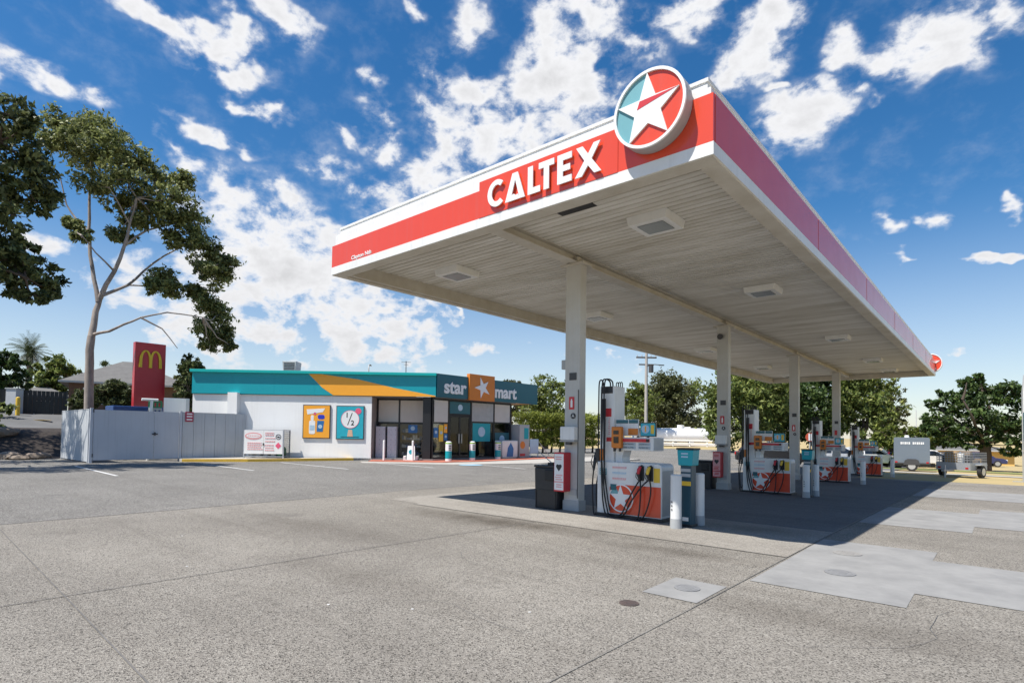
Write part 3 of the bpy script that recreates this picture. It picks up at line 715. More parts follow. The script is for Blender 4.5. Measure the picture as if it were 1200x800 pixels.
def dispenser(x, y, label):
    z = g(x, y); r = thing('towel_dispenser', label, 'paper towel dispenser', (x, y, z), 0, 'paper towel dispensers on the columns')
    MB().prism([(-.165, 1.34), (.165, 1.34), (.165, 1.60), (-.165, 1.60)], 'xz', -.13, 0, 0, .015).build('case', M_white, r)
    MB().box(-.17, .17, -.14, .0, 1.31, 1.335, bev=.006).build('tray', M_grey, r)
    MB().box(-.05, .06, -.11, -.03, 1.255, 1.309, bev=.005).build('roll_holder', M_dark, r)
dispenser(-6.2, 8.885, 'white paper towel dispenser on the nearest column above the red box'); dispenser(-6.2, 16.63, 'white paper towel dispenser on the second column')

# ------------------------------------------------------------------ helper: survey photo -> metres
def on_z(px, py, z=0.):
    r = ray(px, py); k = (z-EYE)/r.z; return Vector((0, 0, EYE))+r*k
def mpp(px, py, d):
    r = ray(px, py); return d/math.hypot(r.x, r.y)        # metres per photo pixel at that range

# ------------------------------------------------------------------ shop
AZ = math.atan2(.68, .734); A0 = Vector((-30.3, 10.7, 0)); AL = 12.06; BZ = PI/2-AZ
shop = thing('shop', 'low white convenience shop with teal and orange fascia and lettered sign', 'shop', A0, AZ)
def toB(o): o.location = (AL, 0, 0); o.rotation_euler = (0, 0, BZ); return o
mb = MB()
mb.box(0, 8.85, .10, .32, 0, 3.4); mb.box(1.88, 2.34, -.28, .10, 0, 3.30); mb.box(0, .2, .32, 8, 0, 4.1); mb.box(.2, 10.0, 7.8, 8, 0, 4.1)
mb.box(8.62, 8.85, .32, 1.42, 0, 3.3); mb.box(8.62, 8.85, 1.42, 7.8, 0, 3.3)
wall = mb.build('wall', M_whitew, shop)
MB().box(8.848, 8.862, .10, 1.38, .1, 3.25).build('corner_trim', mat('taupe_paint', (.33, .29, .27), .7), shop)
bx, by = AL+6.2*math.cos(BZ), 6.2*math.sin(BZ)
bx2, by2 = AL+8.2*math.cos(BZ), 8.2*math.sin(BZ); nx, ny = -math.sin(BZ), math.cos(BZ)
plan = [(.05, .14), (AL-.02, .14), (bx2-.1, by2-.02), (bx2+nx*5, by2+ny*5), (9.5, 8), (.05, 8)]
MB().prism(plan, 'xy', 4.12, 4.30).build('roof', M_galv, shop)
plan2 = [(8.9, .12), (AL-.1, .12), (bx, by+.12), (bx+nx*6, by+ny*6), (8.9, 7.6)]
MB().prism(plan2, 'xy', .02, .115).build('floor', M_floor, shop)
MB().prism([(8.9, .4), (AL, .4), (bx, by+.2), (bx+nx*6, by+ny*6), (8.9, 7.6)], 'xy', 3.22, 3.26).build('ceiling', M_interior, shop)
MB().prism([(AL-.3, .25), (bx2-.2, by2-.1), (bx2+nx*4.9, by2+ny*4.9), (bx+nx*4.9, by+ny*4.9)], 'xy', 3.262, 3.29).build('porch_soffit', M_orangedk, shop)
mb = MB(); mb.box(0, .2, .33, 7.8, 3.3, 4.1); mb.build('inner_wall', M_interior, shop)
o = toB(MB().box(6.05, 6.2, .36, 6.5, .1, 3.24).build('end_wall', M_interior, shop))
o = toB(MB().box(.5, 6.0, 5.2, 5.3, .1, 3.2).build('inner_wall', M_interior, shop))
# fascia A
mb = MB()
for k in range(6):
    a, b = k*AL/6, (k+1)*AL/6-.004; mb.box(a, b, 0, .08, 3.25, 4.31)
mb.box(0, .06, .08, 8, 3.25, 4.31)
MBf = mb.build('fascia', M_teal, shop)
MB().box(-.06, AL+.02, -.15, .2, 4.30, 4.44, bev=.008).box(-.06, .1, .2, 8, 4.30, 4.44).build('fascia_cap', M_tealcap, shop)
MB().prism([(5.72, 4.298), (6.35, 4.298), (8.2, 4.06), (10.0, 3.66), (12.04, 3.30), (12.04, 3.252), (6.95, 3.252), (6.4, 3.62)], 'xz', -.006, .02).build('orange_wedge', M_orange, shop)
MB().box(0, 9, .02, .12, 3.222, 3.246).build('drip_edge', M_dark, shop)
# fascia B
for (a, b) in ((.05, 2.24), (4.24, 8.2)): toB(MB().box(a, b, -.03, .09, 3.25, 4.44).build('sign_fascia', M_tealdk, shop))
toB(MB().box(8.12, 8.2, .09, 5, 3.25, 4.44).build('sign_fascia', M_tealdk, shop))
op = toB(MB().box(2.26, 4.22, -.13, .1, 3.22, 4.62, bev=.006).build('orange_sign_panel', M_orangedk, shop))
def toBt(o, x, z, y=-.045): 
    v = Vector((x*math.cos(BZ)-y*math.sin(BZ), x*math.sin(BZ)+y*math.cos(BZ), 0)); o.location = (AL+v.x, v.y, z); o.rotation_euler = (PI/2, 0, BZ); return o
for wd_, x_, wt, z_ in (('star', .50, 1.58, 3.50), ('mart', 4.30, 1.86, 3.48)):
    t_ = text('sign_letters', wd_, .96, M_white_clean, shop, (0, 0, 0), FACE_S, .05, .028)
    xs_ = [v.co.x for v in t_.data.vertices]; t_.scale.x = wt/(max(xs_)-min(xs_)); toBt(t_, x_, z_)
P5 = []
for k in range(5):
    a = PI/2+.35+k*2*PI/5; P5.append((3.24+.58*math.cos(a)*(1.1 if k in (3, 1) else .92), 3.92+.58*math.sin(a)))
    a += PI/5; P5.append((3.24+.22*math.cos(a), 3.92+.22*math.sin(a)))
toB(MB().prism(P5, 'xz', -.16, -.13).build('star', M_white_clean, shop))
# glazing A and B
def frames(mb, x0, x1, zs, y=.36, w=.07, xs=()):
    for z in zs: mb.box(x0, x1, y-.04, y+.04, z-w/2, z+w/2)
    for x in xs: mb.box(x-w/2, x+w/2, y-.045, y+.045, .12, 3.2)
mb = MB(); frames(mb, 8.9, 11.6, (.16, 1.93, 3.17), 1.30, .09, (8.92, 10.05, 11.33)); mb.box(11.40, 11.80, .22, 1.36, .12, 3.24); mb.build('window_frame', mat('black_frame', (.014, .014, .016), .4), shop)
mb = MB(); frames(mb, .05, 6.15, (.16, 3.17), .36, .09, (.1, 1.2, 2.85, 4.68, 6.12)); frames(mb, .1, 1.2, (1.95,)); frames(mb, 2.9, 6.1, (2.06,)); frames(mb, 1.2, 2.85, (2.42,))
toB(mb.build('window_frame', mat('black_frame', (.014, .014, .016), .4), shop))
for (a, b) in ((8.96, 10.0), (10.1, 11.28)): MB().box(a, b, 1.29, 1.30, .2, 3.13).build('window_pane', M_glass, shop)
for (a, b) in ((.14, 1.16), (2.89, 4.64), (4.72, 6.08)): toB(MB().box(a, b, .35, .36, .2, 3.13).build('window_pane', M_glass, shop))
for (a, b) in ((8.97, 10.0), (10.1, 11.28)): MB().box(a, b, 1.262, 1.27, 1.98, 3.11).build('blind', M_blind, shop)
toB(MB().box(.2, 1.14, .322, .33, 2.0, 3.11).build('blind', M_blind, shop)); toB(MB().box(2.92, 4.62, .322, .33, 2.1, 3.11).build('blind', mat('pale_blind', (.42, .44, .43), .85), shop)); toB(MB().box(4.75, 6.05, .322, .33, 2.1, 3.11).build('blind', M_blind, shop))
d = toB(MB().box(1.26, 1.34, .33, .39, .14, 2.37).box(1.98, 2.07, .33, .39, .14, 2.37).box(2.72, 2.8, .33, .39, .14, 2.37).box(1.34, 2.72, .335, .385, .14, .26).box(1.34, 2.72, .335, .385, 2.29, 2.37).build('door', mat('black_frame', (.014, .014, .016), .4), shop))
MB().box(1.34, 1.98, .355, .362, .26, 2.29).box(2.07, 2.72, .355, .362, .26, 2.29).build('door_pane', M_glass, d)
MB().box(1.9, 1.94, .27, .33, .9, 1.4).box(2.1, 2.14, .27, .33, .9, 1.4).build('handle', M_alu, d)
q = toB(MB().box(1.28, 2.78, .33, .345, 2.47, 3.1).build('door_header', M_tealdk, shop))
MB().prism(circ(2.03, 2.8, .17, 20), 'xz', .318, .33).build('header_mark', M_sky, q)
for (fr, a, b, z0, z1, mm, nm) in (('A', 10.52, 11.0, 1.42, 1.84, M_bluep, 'poster'), ('B', .2, .5, 1.2, 1.7, M_bluep, 'poster'), ('B', .55, .85, 1.0, 1.85, M_yel, 'poster'), ('B', .9, 1.13, 1.45, 1.9, M_orange, 'poster'), ('B', .9, 1.15, 1.05, 1.4, M_bluep, 'poster'), ('B', 3.0, 4.4, 1.0, 2.0, M_teal, 'poster'), ('B', 4.8, 6.0, .7, 1.5, M_tealdk, 'poster')):
    o = MB().box(a, b, 1.275 if fr == 'A' else .338, 1.284 if fr == 'A' else .346, z0, z1).build(nm, mm, shop)
    i = MB().prism(circ((a+b)/2, (z0+z1)/2+.03, min(b-a, z1-z0)*.28, 14), 'xz', 1.268 if fr == 'A' else .33, 1.275 if fr == 'A' else .338).build('print', M_sky, o)
    if fr == 'B': toB(o)
# air conditioner and antenna on the roof
ac = thing('roof_unit', 'grey metal air conditioning box on the shop roof', 'roof unit', A0+Matrix.Rotation(AZ, 4, 'Z') @ Vector((4.45, 1.2, 4.30)), AZ)
b = MB().prism([(-.3, .1), (.3, .1), (.36, .72), (-.36, .72)], 'xz', -.4, .4, 0, .02).box(-.2, .2, -.3, .3, 0, .1).build('case', M_grey, ac)
q = MB()
for k in range(6): q.box(-.27, .27, -.41, -.4, .2+.08*k, .24+.08*k)
q.build('louvre', M_dark, b)
an = thing('antenna', 'thin dark antenna mast on the shop roof', 'antenna', A0+Matrix.Rotation(AZ, 4, 'Z') @ Vector((10.2, 2.2, 4.30)), AZ)
MB().cyl((0, 0, 0), (0, 0, 1.0), .022, n=8).build('mast', M_dark, an); MB().box(-.25, .25, -.01, .01, .93, .95).box(-.12, .12, -.01, .01, .8, .82).build('crossbar', M_dark, an)

RA = Matrix.Rotation(AZ, 4, 'Z')
def inA(u, v, z=0): return A0 + RA @ Vector((u, v, z))
def inB(s, v, z=0): return inA(AL, 0, 0) + Matrix.Rotation(PI/2, 4, 'Z') @ Vector((s, v, z))
# footpath, kerb, red pavers
def slab(name, pts, z0, z1, material):
    return tag(MB().prism([(p.x, p.y) for p in pts], 'xy', z0, z1).build(name, material), kind='structure')
kpts = [on_z(213, 541), on_z(290, 541), on_z(356, 540.2), on_z(430, 539.2)]
slab('footpath', [k+Vector((-.14, .05, 0)) for k in kpts]+[inA(8.9, .1), inA(2.4, .1), Vector((-28.35, 12.3, 0)), Vector((-28.35, 9.5, 0))], -.05, .125, M_pale)
kb = MB()
for a, b in zip(kpts[:-1], kpts[1:]):
    d = (b-a).normalized(); n_ = Vector((-d.y, d.x, 0))*.15
    kb.prism([((a).x, (a).y), (b.x, b.y), ((b+n_).x, (b+n_).y), ((a+n_).x, (a+n_).y)], 'xy', -.03, .132)
tag(kb.build('kerb', M_yellow), 'yellow painted kerb along the shop footpath', 'kerb')
red_pts = [inA(8.95, -.9), inA(AL+.5, -1.2), inB(2, -1.6), inB(8.6, -1.4), inB(8.6, .2), inB(6.2, .3), inA(AL, .3), inA(8.95, .3)]
slab('red_paving', red_pts, -.05, .045, M_brick)
slab('red_paving', [inA(8.9, -.3), inA(11.8, -.3), inA(11.8, 1.3), inA(8.9, 1.3)], .04, .05, M_brick)
sl = [inA(8.6, -1.0), inA(8.9, -2.0), inA(AL+1.2, -2.6), inB(3, -4.2), inB(12, -5), inB(12, -1.4), inB(8.6, -1.41), inB(2, -1.61), inA(AL+.5, -1.21), inA(8.95, -.91)]
slab('gutter_strip', sl, -.05, .016, M_pale)

# things along the shop front
def poster(u0, u1, z0, z1, label, kind):
    r = thing('poster', label, 'poster', inA((u0+u1)/2, .06, z0), AZ); w, h = (u1-u0)/2, z1-z0
    fr = MB().box(-w-.04, w+.04, -.02, .035, -.04, h+.04).build('frame', M_dark, r)
    bg = MB().box(-w, w, -.028, -.02, 0, h).build('print', M_orange if kind == 'milk' else M_tealbright, r)
    y0, y1 = -.034, -.028
    if kind == 'milk':
        MB().prism([(-.45, h*.72), (.3, h*.8), (.42, h*.92), (-.5, h*.88)], 'xz', y0, y1).build('headline', M_white_clean, bg)
        MB().prism(rrect(-.36, -.06, .18, .85, .08)+[], 'xz', y0, y1).prism(rrect(-.28, -.14, .85, 1.12, .05), 'xz', y0, y1).build('white_bottle', M_white_clean, bg)
        MB().box(-.33, -.09, y0-.004, y0, .38, .62).build('bottle_label', M_sky, bg)
        MB().prism([(.02, .3), (.32, .3), (.38, .85), (.04, .85)], 'xz', y0, y1).build('blue_cup', M_bluep, bg)
        MB().prism(rrect(.06, .40, .93, 1.15, .09), 'xz', y0, y1).build('blue_bottle_cap', mat('deep_blue_print', (.02, .04, .5), .4), bg)
        MB().prism(circ(.19, .56, .1, 16), 'xz', y0-.004, y0).build('cup_mark', M_sky, bg)
        MB().prism(circ(-.08, 1.2, .07, 14), 'xz', y0, y1).build('pink_spot', M_pink, bg)
    else:
        MB().prism(circ(0, h*.6, .44, 36), 'xz', y0, y1).build('white_round', M_white_clean, bg)
        q = MB(); ring(q, 0, h*.6, .455, .435, y0-.003, y0+.003, n=36); q.build('round_edge', M_pink, bg)
        text('fraction', '1', .34, M_screen, bg, (-.24, y0-.003, h*.66), FACE_S, .004, .006); text('fraction', '2', .34, M_screen, bg, (.04, y0-.003, h*.42), FACE_S, .004, .006)
        MB().prism([(-.14, h*.42), (-.10, h*.42), (.12, h*.8), (.08, h*.8)], 'xz', y0-.004, y0).build('fraction_bar', M_screen, bg)
        MB().prism(circ(.40, h*.86, .15, 20), 'xz', y0-.003, y1-.002).build('pink_spot', M_pink, bg)
        MB().prism([(-.13, .1), (.15, .1), (.11, .44), (-.08, .44)], 'xz', y0-.004, y0).build('hand_print', M_skin, bg)
        MB().box(-.45, .45, y0, y1, .06, .1).build('base_line', M_tealdk, bg)
poster(5.50, 6.78, 1.12, 2.72, 'orange framed poster with white bottle and blue cup on the shop wall', 'milk')
poster(7.15, 8.46, 1.10, 2.70, 'turquoise framed poster with a one half sign on the shop wall', 'half')

def gas_cage():
    r = thing('gas_cage', 'white gas bottle cabinet with red lettering standing against the shop wall', 'gas cabinet', inA(4.0, -.62, .125), AZ)
    W, D, Hh = .93, .42, 1.36
    mb = MB()
    for x in (-W, W): 
        for y in (-D, D): mb.box(x-.025, x+.025, y-.025, y+.025, 0, Hh)
    mb.box(-W, W, -D, D, Hh-.03, Hh, bev=.004); mb.box(-W, W, -D-.02, -D+.02, .06, .1); mb.box(-W, W, D-.02, D+.02, .06, .1); mb.box(-W+.02, W-.02, -D+.02, D-.02, .08, .1)
    fr = mb.build('frame', M_galv, r)
    for (a, b) in ((-W+.02, -.01), (.01, W-.02)):
        pn = MB().box(a, b, -D-.035, -D-.02, .20, Hh-.03, bev=.004).build('door_panel', M_white_clean, r)
    y0, y1 = -D-.042, -D-.034
    q = MB(); 
    for k in range(1): q.prism([(-.48+.40*math.cos(t), 1.05+.17*math.sin(t)) for t in [2*PI*i/30 for i in range(30)]], 'xz', y0, y1)
    q.build('red_oval', M_palered, r)
    MB().prism([(-.48+.33*math.cos(t), 1.06+.10*math.sin(t)) for t in [2*PI*i/30 for i in range(30)]], 'xz', y0-.003, y0).build('oval_inner', M_white_clean, r)
    q = MB(); rnd = random.Random(5)
    for (xa, xb, zs) in ((-.75, -.1, (.72, .62, .52, .42)), (.08, .5, (1.2, 1.1, .95, .8, .62, .5, .38)), (-.72, -.2, (1.06,))):
        for z in zs:
            x = xa
            while x < xb: w_ = rnd.uniform(.03, .09); q.box(x, x+w_, y0-.005, y1, z-.022, z+.022); x += w_+.025
    q.build('red_lettering', M_palered, r)
    q = MB(); ring(q, .70, 1.02, .13, .10, y0, y1, n=24); q.box(.64, .76, y0, y1, .98, 1.05); q.build('round_symbol', M_black, r)
    MB().prism([(.70, .44), (.84, .60), (.70, .76), (.56, .60)], 'xz', y0, y1).build('red_diamond', M_pink, r)
    MB().box(-.03, .03, -D-.06, -D-.02, .6, .72, bev=.006).build('latch', M_dark, r)
    q = MB()
    for k in range(9): q.cyl((W, -D+.04+k*.1, .1), (W, -D+.04+k*.1, Hh-.03), .006, n=5)
    for k in range(12): q.cyl((W, -D, .15+k*.1), (W, D, .15+k*.1), .006, n=5)
    q.build('side_mesh', M_dark, r)
    g_ = 0
    for x in (-.65, -.3, .05, .4, .72):
        for y in (-.2, .15):
            tb = MB().cyl((x, y, .1), (x, y, .46), .14, n=14).cyl((x, y, .46), (x, y, .54), .14, .06, 14).cyl((x, y, .54), (x, y, .62), .03, n=8).build('gas_bottle', M_grey if (x+y) < .5 else M_green, r)
gas_cage()

def locker(u, label):
    r = thing('locker', label, 'locker', inA(u, 1.0, .116), AZ, 'grey lockers in the shop entry')
    MB().box(-.24, .24, -.2, .25, 0, 1.62, bev=.008).build('case', mat('lilac_grey_paint', (.62, .60, .64), .5), r)
    for i in range(2):
        for k in range(6):
            d = MB().box(-.22+.222*i, -.002+.222*i, -.214, -.2, .06+.255*k, .30+.255*k, bev=.004).build('locker_door', mat('lilac_grey_paint', (.62, .60, .64), .5), r)
            MB().box(-.05+.222*i, -.03+.222*i, -.222, -.214, .16+.255*k, .2+.255*k).build('handle', M_dark, d)
locker(9.17, 'grey lilac locker with small doors, left of the pair in the shop entry'); locker(9.76, 'grey lilac locker with small doors, right of the pair in the shop entry')
def shelf(u0, u1, label):
    r = thing('display_shelf', label, 'shelf', inA((u0+u1)/2, 1.9, .116), AZ); w = (u1-u0)/2
    mb = MB().box(-w, w, .2, .24, 0, 1.5)
    for k in range(4): mb.box(-w, w, -.2, .2, .1+.4*k, .13+.4*k)
    mb.build('rack', M_dark, r); rnd = random.Random(9); q = MB(); q2 = MB()
    for k in range(4):
        x = -w+.03
        while x < w-.12:
            ww, hh = rnd.uniform(.05, .12), rnd.uniform(.1, .26)
            (q if rnd.random() < .4 else q2).box(x, x+ww, -.15, .1, .132+.4*k, .132+.4*k+hh); x += ww+.02
    q.build('pale_packets', M_white_clean, r); q2.build('dark_packets', M_bluep, r)
shelf(10.1, 11.2, 'dark display shelf of small packets behind the shop window')
rB = thing('display_shelf', 'dark display shelf of goods behind the window right of the door', 'shelf', inB(3.8, 1.3, .116), PI/2)
mb = MB().box(-.8, .8, .2, .24, 0, 1.7)
for k in range(4): mb.box(-.8, .8, -.2, .2, .1+.42*k, .13+.42*k)
mb.build('rack', M_dark, rB); q = MB(); rnd = random.Random(4)
for k in range(4):
    x = -.77
    while x < .65: ww = rnd.uniform(.06, .14); q.box(x, x+ww, -.15, .1, .132+.42*k, .132+.42*k+rnd.uniform(.12, .28)); x += ww+.02
q.build('packets', M_sky, rB)
r = thing('ice_freezer', 'white ice freezer chest under the last shop window', 'freezer', inB(5.35, -.05, .046), PI/2)
b = MB().box(-.66, .66, -.3, .3, .05, 1.0, bev=.02).box(-.6, .6, -.25, .25, 0, .05).build('case', M_white, r)
MB().prism([(-.3, .1), (.25, .1), (.3, .55), (.05, .9), (-.2, .6)], 'xz', -.306, -.3).build('blue_print', M_bluep, b)
MB().box(-.62, .62, -.26, .26, 1.0, 1.03, bev=.008).build('lid', M_grey, b)
r = thing('cash_kiosk', 'pale kiosk with teal screen at the right end of the shop', 'kiosk', inB(6.75, .05, .046), PI/2)
b = MB().box(-.45, .45, -.3, .4, 0, 1.95, bev=.02).build('case', M_grey, r)
MB().box(-.05, .35, -.31, -.298, 1.1, 1.75, bev=.004).build('teal_screen', M_teal, b)
q = MB().prism(circ(-.18, .75, .22, 24), 'xz', -.31, -.3).build('orange_print', M_orangedk, b)
MB().box(-.4, .05, -.31, -.3, .1, .25).build('red_print', M_redshop, b)
r = thing('ramp_rail', 'pale panel and sloping handrail right of the shop kiosk', 'handrail', inB(7.5, -.25, .046), PI/2)
MB().box(-.25, .55, -.02, .02, .25, 1.1).box(-.25, -.21, -.02, .02, 0, .25).box(.51, .55, -.02, .02, 0, .25).build('panel', M_sky, r)
MB().tube([(.53, 0, 1.0), (1.2, -.35, .1)], .022, 8).build('handrail', M_grey, r)
# bollards in front of the shop
def shop_bollard(p, kind, label):
    r = thing('bollard', label, 'bollard', (p.x, p.y, .044), PI/2-.3, 'bollards in front of the shop')
    if kind == 'plain': MB().cyl((0, 0, 0), (0, 0, .98), .055, n=16).cyl((0, 0, .98), (0, 0, 1.0), .055, .03, 16).build('post', M_white_clean, r)
    else:
        b = MB().cyl((0, 0, 0), (0, 0, .92), .16, n=20).cyl((0, 0, .92), (0, 0, .98), .16, .1, 20).build('sleeve', M_white_clean, r)
        MB().cyl((0, 0, .12), (0, 0, .5), .164, n=20, cap=False).build('teal_band', M_teal, b)
        MB().cyl((0, 0, .86), (0, 0, .93), .165, n=20, cap=False).build('green_band', mat('lime_print', (.35, .6, .1), .5), b)
        q = MB()
        for z in (.76, .66, .57): q.box(-.07, .07, -.17, -.158, z-.025, z+.025)
        q.build('black_print', M_black, b)
shop_bollard(inA(9.55, -.15), 'plain', 'thin plain white bollard before the shop lockers')
shop_bollard(inA(10.98, -.15), 'plain', 'thin plain cream bollard behind the white folding sign')
shop_bollard(inB(.42, -.55), 'print', 'printed bollard left of the shop door, under the yellow poster')
shop_bollard(inB(2.1, -.55), 'print', 'printed white and teal bollard directly before the shop door')
shop_bollard(inB(4.15, -.5), 'print', 'printed bollard before the window left of the ice freezer')
p = inA(10.85, .25)
r = thing('folding_sign', 'small white folding sign with blue mark by the shop bollard', 'folding sign', (p.x, p.y, .046), AZ)
MB()._faces([(-.2, -.2, .05), (.2, -.2, .05), (.17, -.03, .72), (-.17, -.03, .72), (-.2, -.17, .05), (.2, -.17, .05), (.17, 0, .72), (-.17, 0, .72)], [(0, 1, 2, 3), (7, 6, 5, 4), (0, 3, 7, 4), (1, 5, 6, 2), (3, 2, 6, 7), (0, 4, 5, 1)]).build('board', M_white_clean, r)
MB()._faces([(-.2, .2, .05), (.2, .2, .05), (.17, .0, .72), (-.17, .0, .72)], [(3, 2, 1, 0)]).build('back_board', M_white_clean, r)
MB().box(-.36, .36, -.3, .28, 0, .05, bev=.01).box(-.36, -.24, -.28, .26, .05, .22, bev=.02).box(.24, .36, -.28, .26, .05, .22, bev=.02).build('base', M_white, r)
q = MB().prism(circ(0, .42, .11, 18), 'xz', -.15, -.12).build('blue_mark', M_tealbright, r)

# ------------------------------------------------------------------ bin yard fence, gate and sign
gx = -28.4
r = thing('yard_gate', 'pale grey double metal gate of the bin yard with a dark latch', 'gate', (gx, 6.25, 0), PI/2)
for (a, b) in ((.06, 2.27), (2.29, 3.28)):
    lf = MB().box(a, b, -.02, .02, .12, 2.22).build('gate_leaf', M_gate, r)
    MB().box(a, b, -.026, -.018, .12, .18).box(a, b, -.026, -.018, 2.16, 2.22).box(a, a+.05, -.026, -.018, .18, 2.16).box(b-.05, b, -.026, -.018, .18, 2.16).build('leaf_frame', M_gate, lf)
MB().box(-.06, .04, -.05, .05, 0, 2.28).build('gate_post', M_gate, r); MB().box(3.30, 3.40, -.05, .05, 0, 2.28).build('gate_post', M_gate, r)
MB().box(2.2, 2.42, -.06, -.02, 1.2, 1.25).box(2.27, 2.33, -.09, -.02, 1.16, 1.3).build('latch', M_dark, r)
for z in (.25, 2.1): MB().cyl((.045, -.04, z), (.045, -.04, z+.14), .025, n=8).build('hinge', M_dark, r)
def wall_fence(name, label, loc, rz, length, h, mm, nb):
    r = thing(name, label, 'fence', loc, rz); mb = MB(); w = length/nb
    for k in range(nb): mb.box(k*w+.006, (k+1)*w-.006, -.03, .03, .05, h-.03)
    mb.build('panel', mm, r); 
    for k in (0, nb): MB().box(min(k*w, length-.07), min(k*w, length-.07)+.07, -.045, .045, 0, h).build('post', mm, r)
    MB().box(.07, length-.07, -.04, .04, h-.03, h).build('top_rail', mm, r)
wall_fence('yard_fence', 'grey panel fence between the yard gate and the shop wall', (gx, 9.67, 0), PI/2, 2.85, 2.24, M_fence, 6)
wall_fence('yard_fence', 'grey slatted side fence of the bin yard left of the gate', (-33.2, 6.2, 0), 0, 4.75, 2.24, M_fence, 12)
r = thing('wall_sign', 'small red sign with white lines on the yard fence beside the gate', 'sign', (gx+.05, 9.77, 1.80), PI/2)
b = MB().box(0, .34, -.02, 0, 0, .46).build('plate', mat('maroon_sign', (.42, .03, .08), .4), r)
q = MB()
for z in (.36, .24, .1): q.box(.05, .29, -.024, -.02, z-.03, z+.03)
q.build('white_print', M_white_clean, b)
# big red pylon sign
px_ = -37.0
r = thing('pylon_sign', 'tall red pylon sign with yellow arches beyond the bin yard', 'sign', (px_, 10.05, g(px_, 10.8)-.2), PI/2)
zg = r.location.z
MB().box(0, 1.55, -.0, .4, 0, 6.38-zg, bev=.012).build('panel', mat('deep_red_sign', (.46, .02, .03), .3, (.42, .018, .027)), r)
mb = MB()
def arch(mb, cx_, w, z0, z1, t0, t1, fr=-.08):
    n = 22; L_ = []
    for i in range(n+1):
        a = PI*i/n; x = cx_-w*math.cos(a)*(1); z = z0+(z1-z0)*math.sin(a)**.62; th = t0+(t1-t0)*math.sin(a)
        L_.append((x, z, th))
    for i in range(n):
        (xa, za, ta), (xb, zb, tb) = L_[i], L_[i+1]
        A_ = math.atan2(zb-za, xb-xa); nx_, nz_ = -math.sin(A_), math.cos(A_)
        mb.prism([(xa-nx_*ta/2, za-nz_*ta/2), (xb-nx_*tb/2, zb-nz_*tb/2), (xb+nx_*tb/2, zb+nz_*tb/2), (xa+nx_*ta/2, za+nz_*ta/2)], 'xz', fr, -.002)
arch(mb, .515, .25, 4.95-zg, 5.90-zg, .15, .09); arch(mb, 1.015, .25, 4.95-zg, 5.90-zg, .15, .09, -.084)
mb.build('yellow_arches', mat('sign_yellow', (.80, .55, .02), .4), r)
# things behind the fence
def prop_at(px, py, d): return far(px, py, d)
p = far(158, 476, 32.5)
r = thing('skip_bin', 'dark blue bin top showing above the yard gate', 'bin', (p.x, p.y, 0), PI/2)
MB().prism([(-.85, .15), (.85, .15), (1.0, 2.2), (-1.0, 2.2)], 'xz', -.6, .6, 0, .03).build('tub', M_blue, r); MB().box(-1.03, 1.03, -.65, .65, 2.2, 2.5, bev=.03).build('lid', M_blue, r)
p = far(182, 476, 31.0)
r = thing('crate_stack', 'stacked green and white milk crates above the yard gate', 'crates', (p.x, p.y, 0), PI/2-.2)
for k in range(8):
    mb = MB(); z = k*.345
    for (a, b, c, e_) in ((-.25, .25, -.2, -.17), (-.25, .25, .17, .2), (-.25, -.22, -.17, .17), (.22, .25, -.17, .17)):
        mb.box(a, b, c, e_, z, z+.06); mb.box(a, b, c, e_, z+.26, z+.34)
    for x in (-.24, -.08, .08, .24): mb.box(x-.03, x+.03, -.2, -.17, z+.06, z+.26); mb.box(x-.03, x+.03, .17, .2, z+.06, z+.26)
    mb.box(-.22, .22, -.17, .17, z, z+.02)
    mb.build('crate', (M_green if k % 2 else M_grey), r)
p = far(175, 470, 30.6)
r = thing('pipe_post', 'white pipe post with a short arm beside the milk crates', 'post', (p.x, p.y, 0), PI/2)
MB().cyl((0, 0, 0), (.1, 0, 2.75), .06, n=10).cyl((-.3, 0, 2.78), (.35, 0, 2.78), .06, n=10).build('pipe', M_white, r)
p0, p1 = far(192, 470, 34), far(222, 470, 34)
r = thing('block_wall', 'pale rendered wall stub behind the yard fence left of the shop', 'wall', (p0.x, p0.y, 0), math.atan2((p1-p0).y, (p1-p0).x))
L_ = (p1-p0).length; MB().box(0, L_, -.1, .1, 0, 3.05).build('panel', M_whitew, r); MB().box(L_*.86, L_, -.14, -.1, 0, 3.05).build('pier', M_fence, r)

# left hand background: dark fence, gate pier, yellow post, house
def dark_fence(pxa, pxb, d, ztop, label):
    a, b = far(pxa, 480, d), far(pxb, 480, d); zg = min(g(a.x, a.y), g(b.x, b.y)); dd = b-a; L_ = math.hypot(dd.x, dd.y)
    r = thing('panel_fence', label, 'fence', (a.x, a.y, zg), math.atan2(dd.y, dd.x)); k = max(1, int(L_/2.4)); mb = MB()
    n = int(L_/.2)
    for i in range(n): mb.box(i*L_/n, (i+1)*L_/n-.01, -.03+.012*(i % 2), .03, .05, ztop-zg)
    mb.build('panel', mat('dark_green_panel', (.028, .032, .034), .6), r)
    for i in range(k+1): MB().box(i*L_/k-.04, i*L_/k+.04, -.06, -.032, 0, ztop-zg+.05).build('post', M_dark, r)
dark_fence(-40, 11.5, 47, 3.78, 'dark metal panel fence left of the grey pier'); dark_fence(22, 78, 47, 3.78, 'dark metal panel fence right of the grey pier')
p = far(16.5, 480, 46.7); r = thing('gate_pier', 'square grey rendered pier between the dark fences', 'pier', (p.x, p.y, g(p.x, p.y)-.05), .8)
MB().box(-.3, .3, -.3, .3, 0, 1.55, bev=.02).build('shaft', M_fence, r); MB().box(-.34, .34, -.34, .34, 1.55, 1.62, bev=.01).build('cap', M_grey, r)
p = far(20.5, 485, 45.2); r = thing('yellow_post', 'yellow safety post in front of the grey pier', 'post', (p.x, p.y, g(p.x, p.y)))
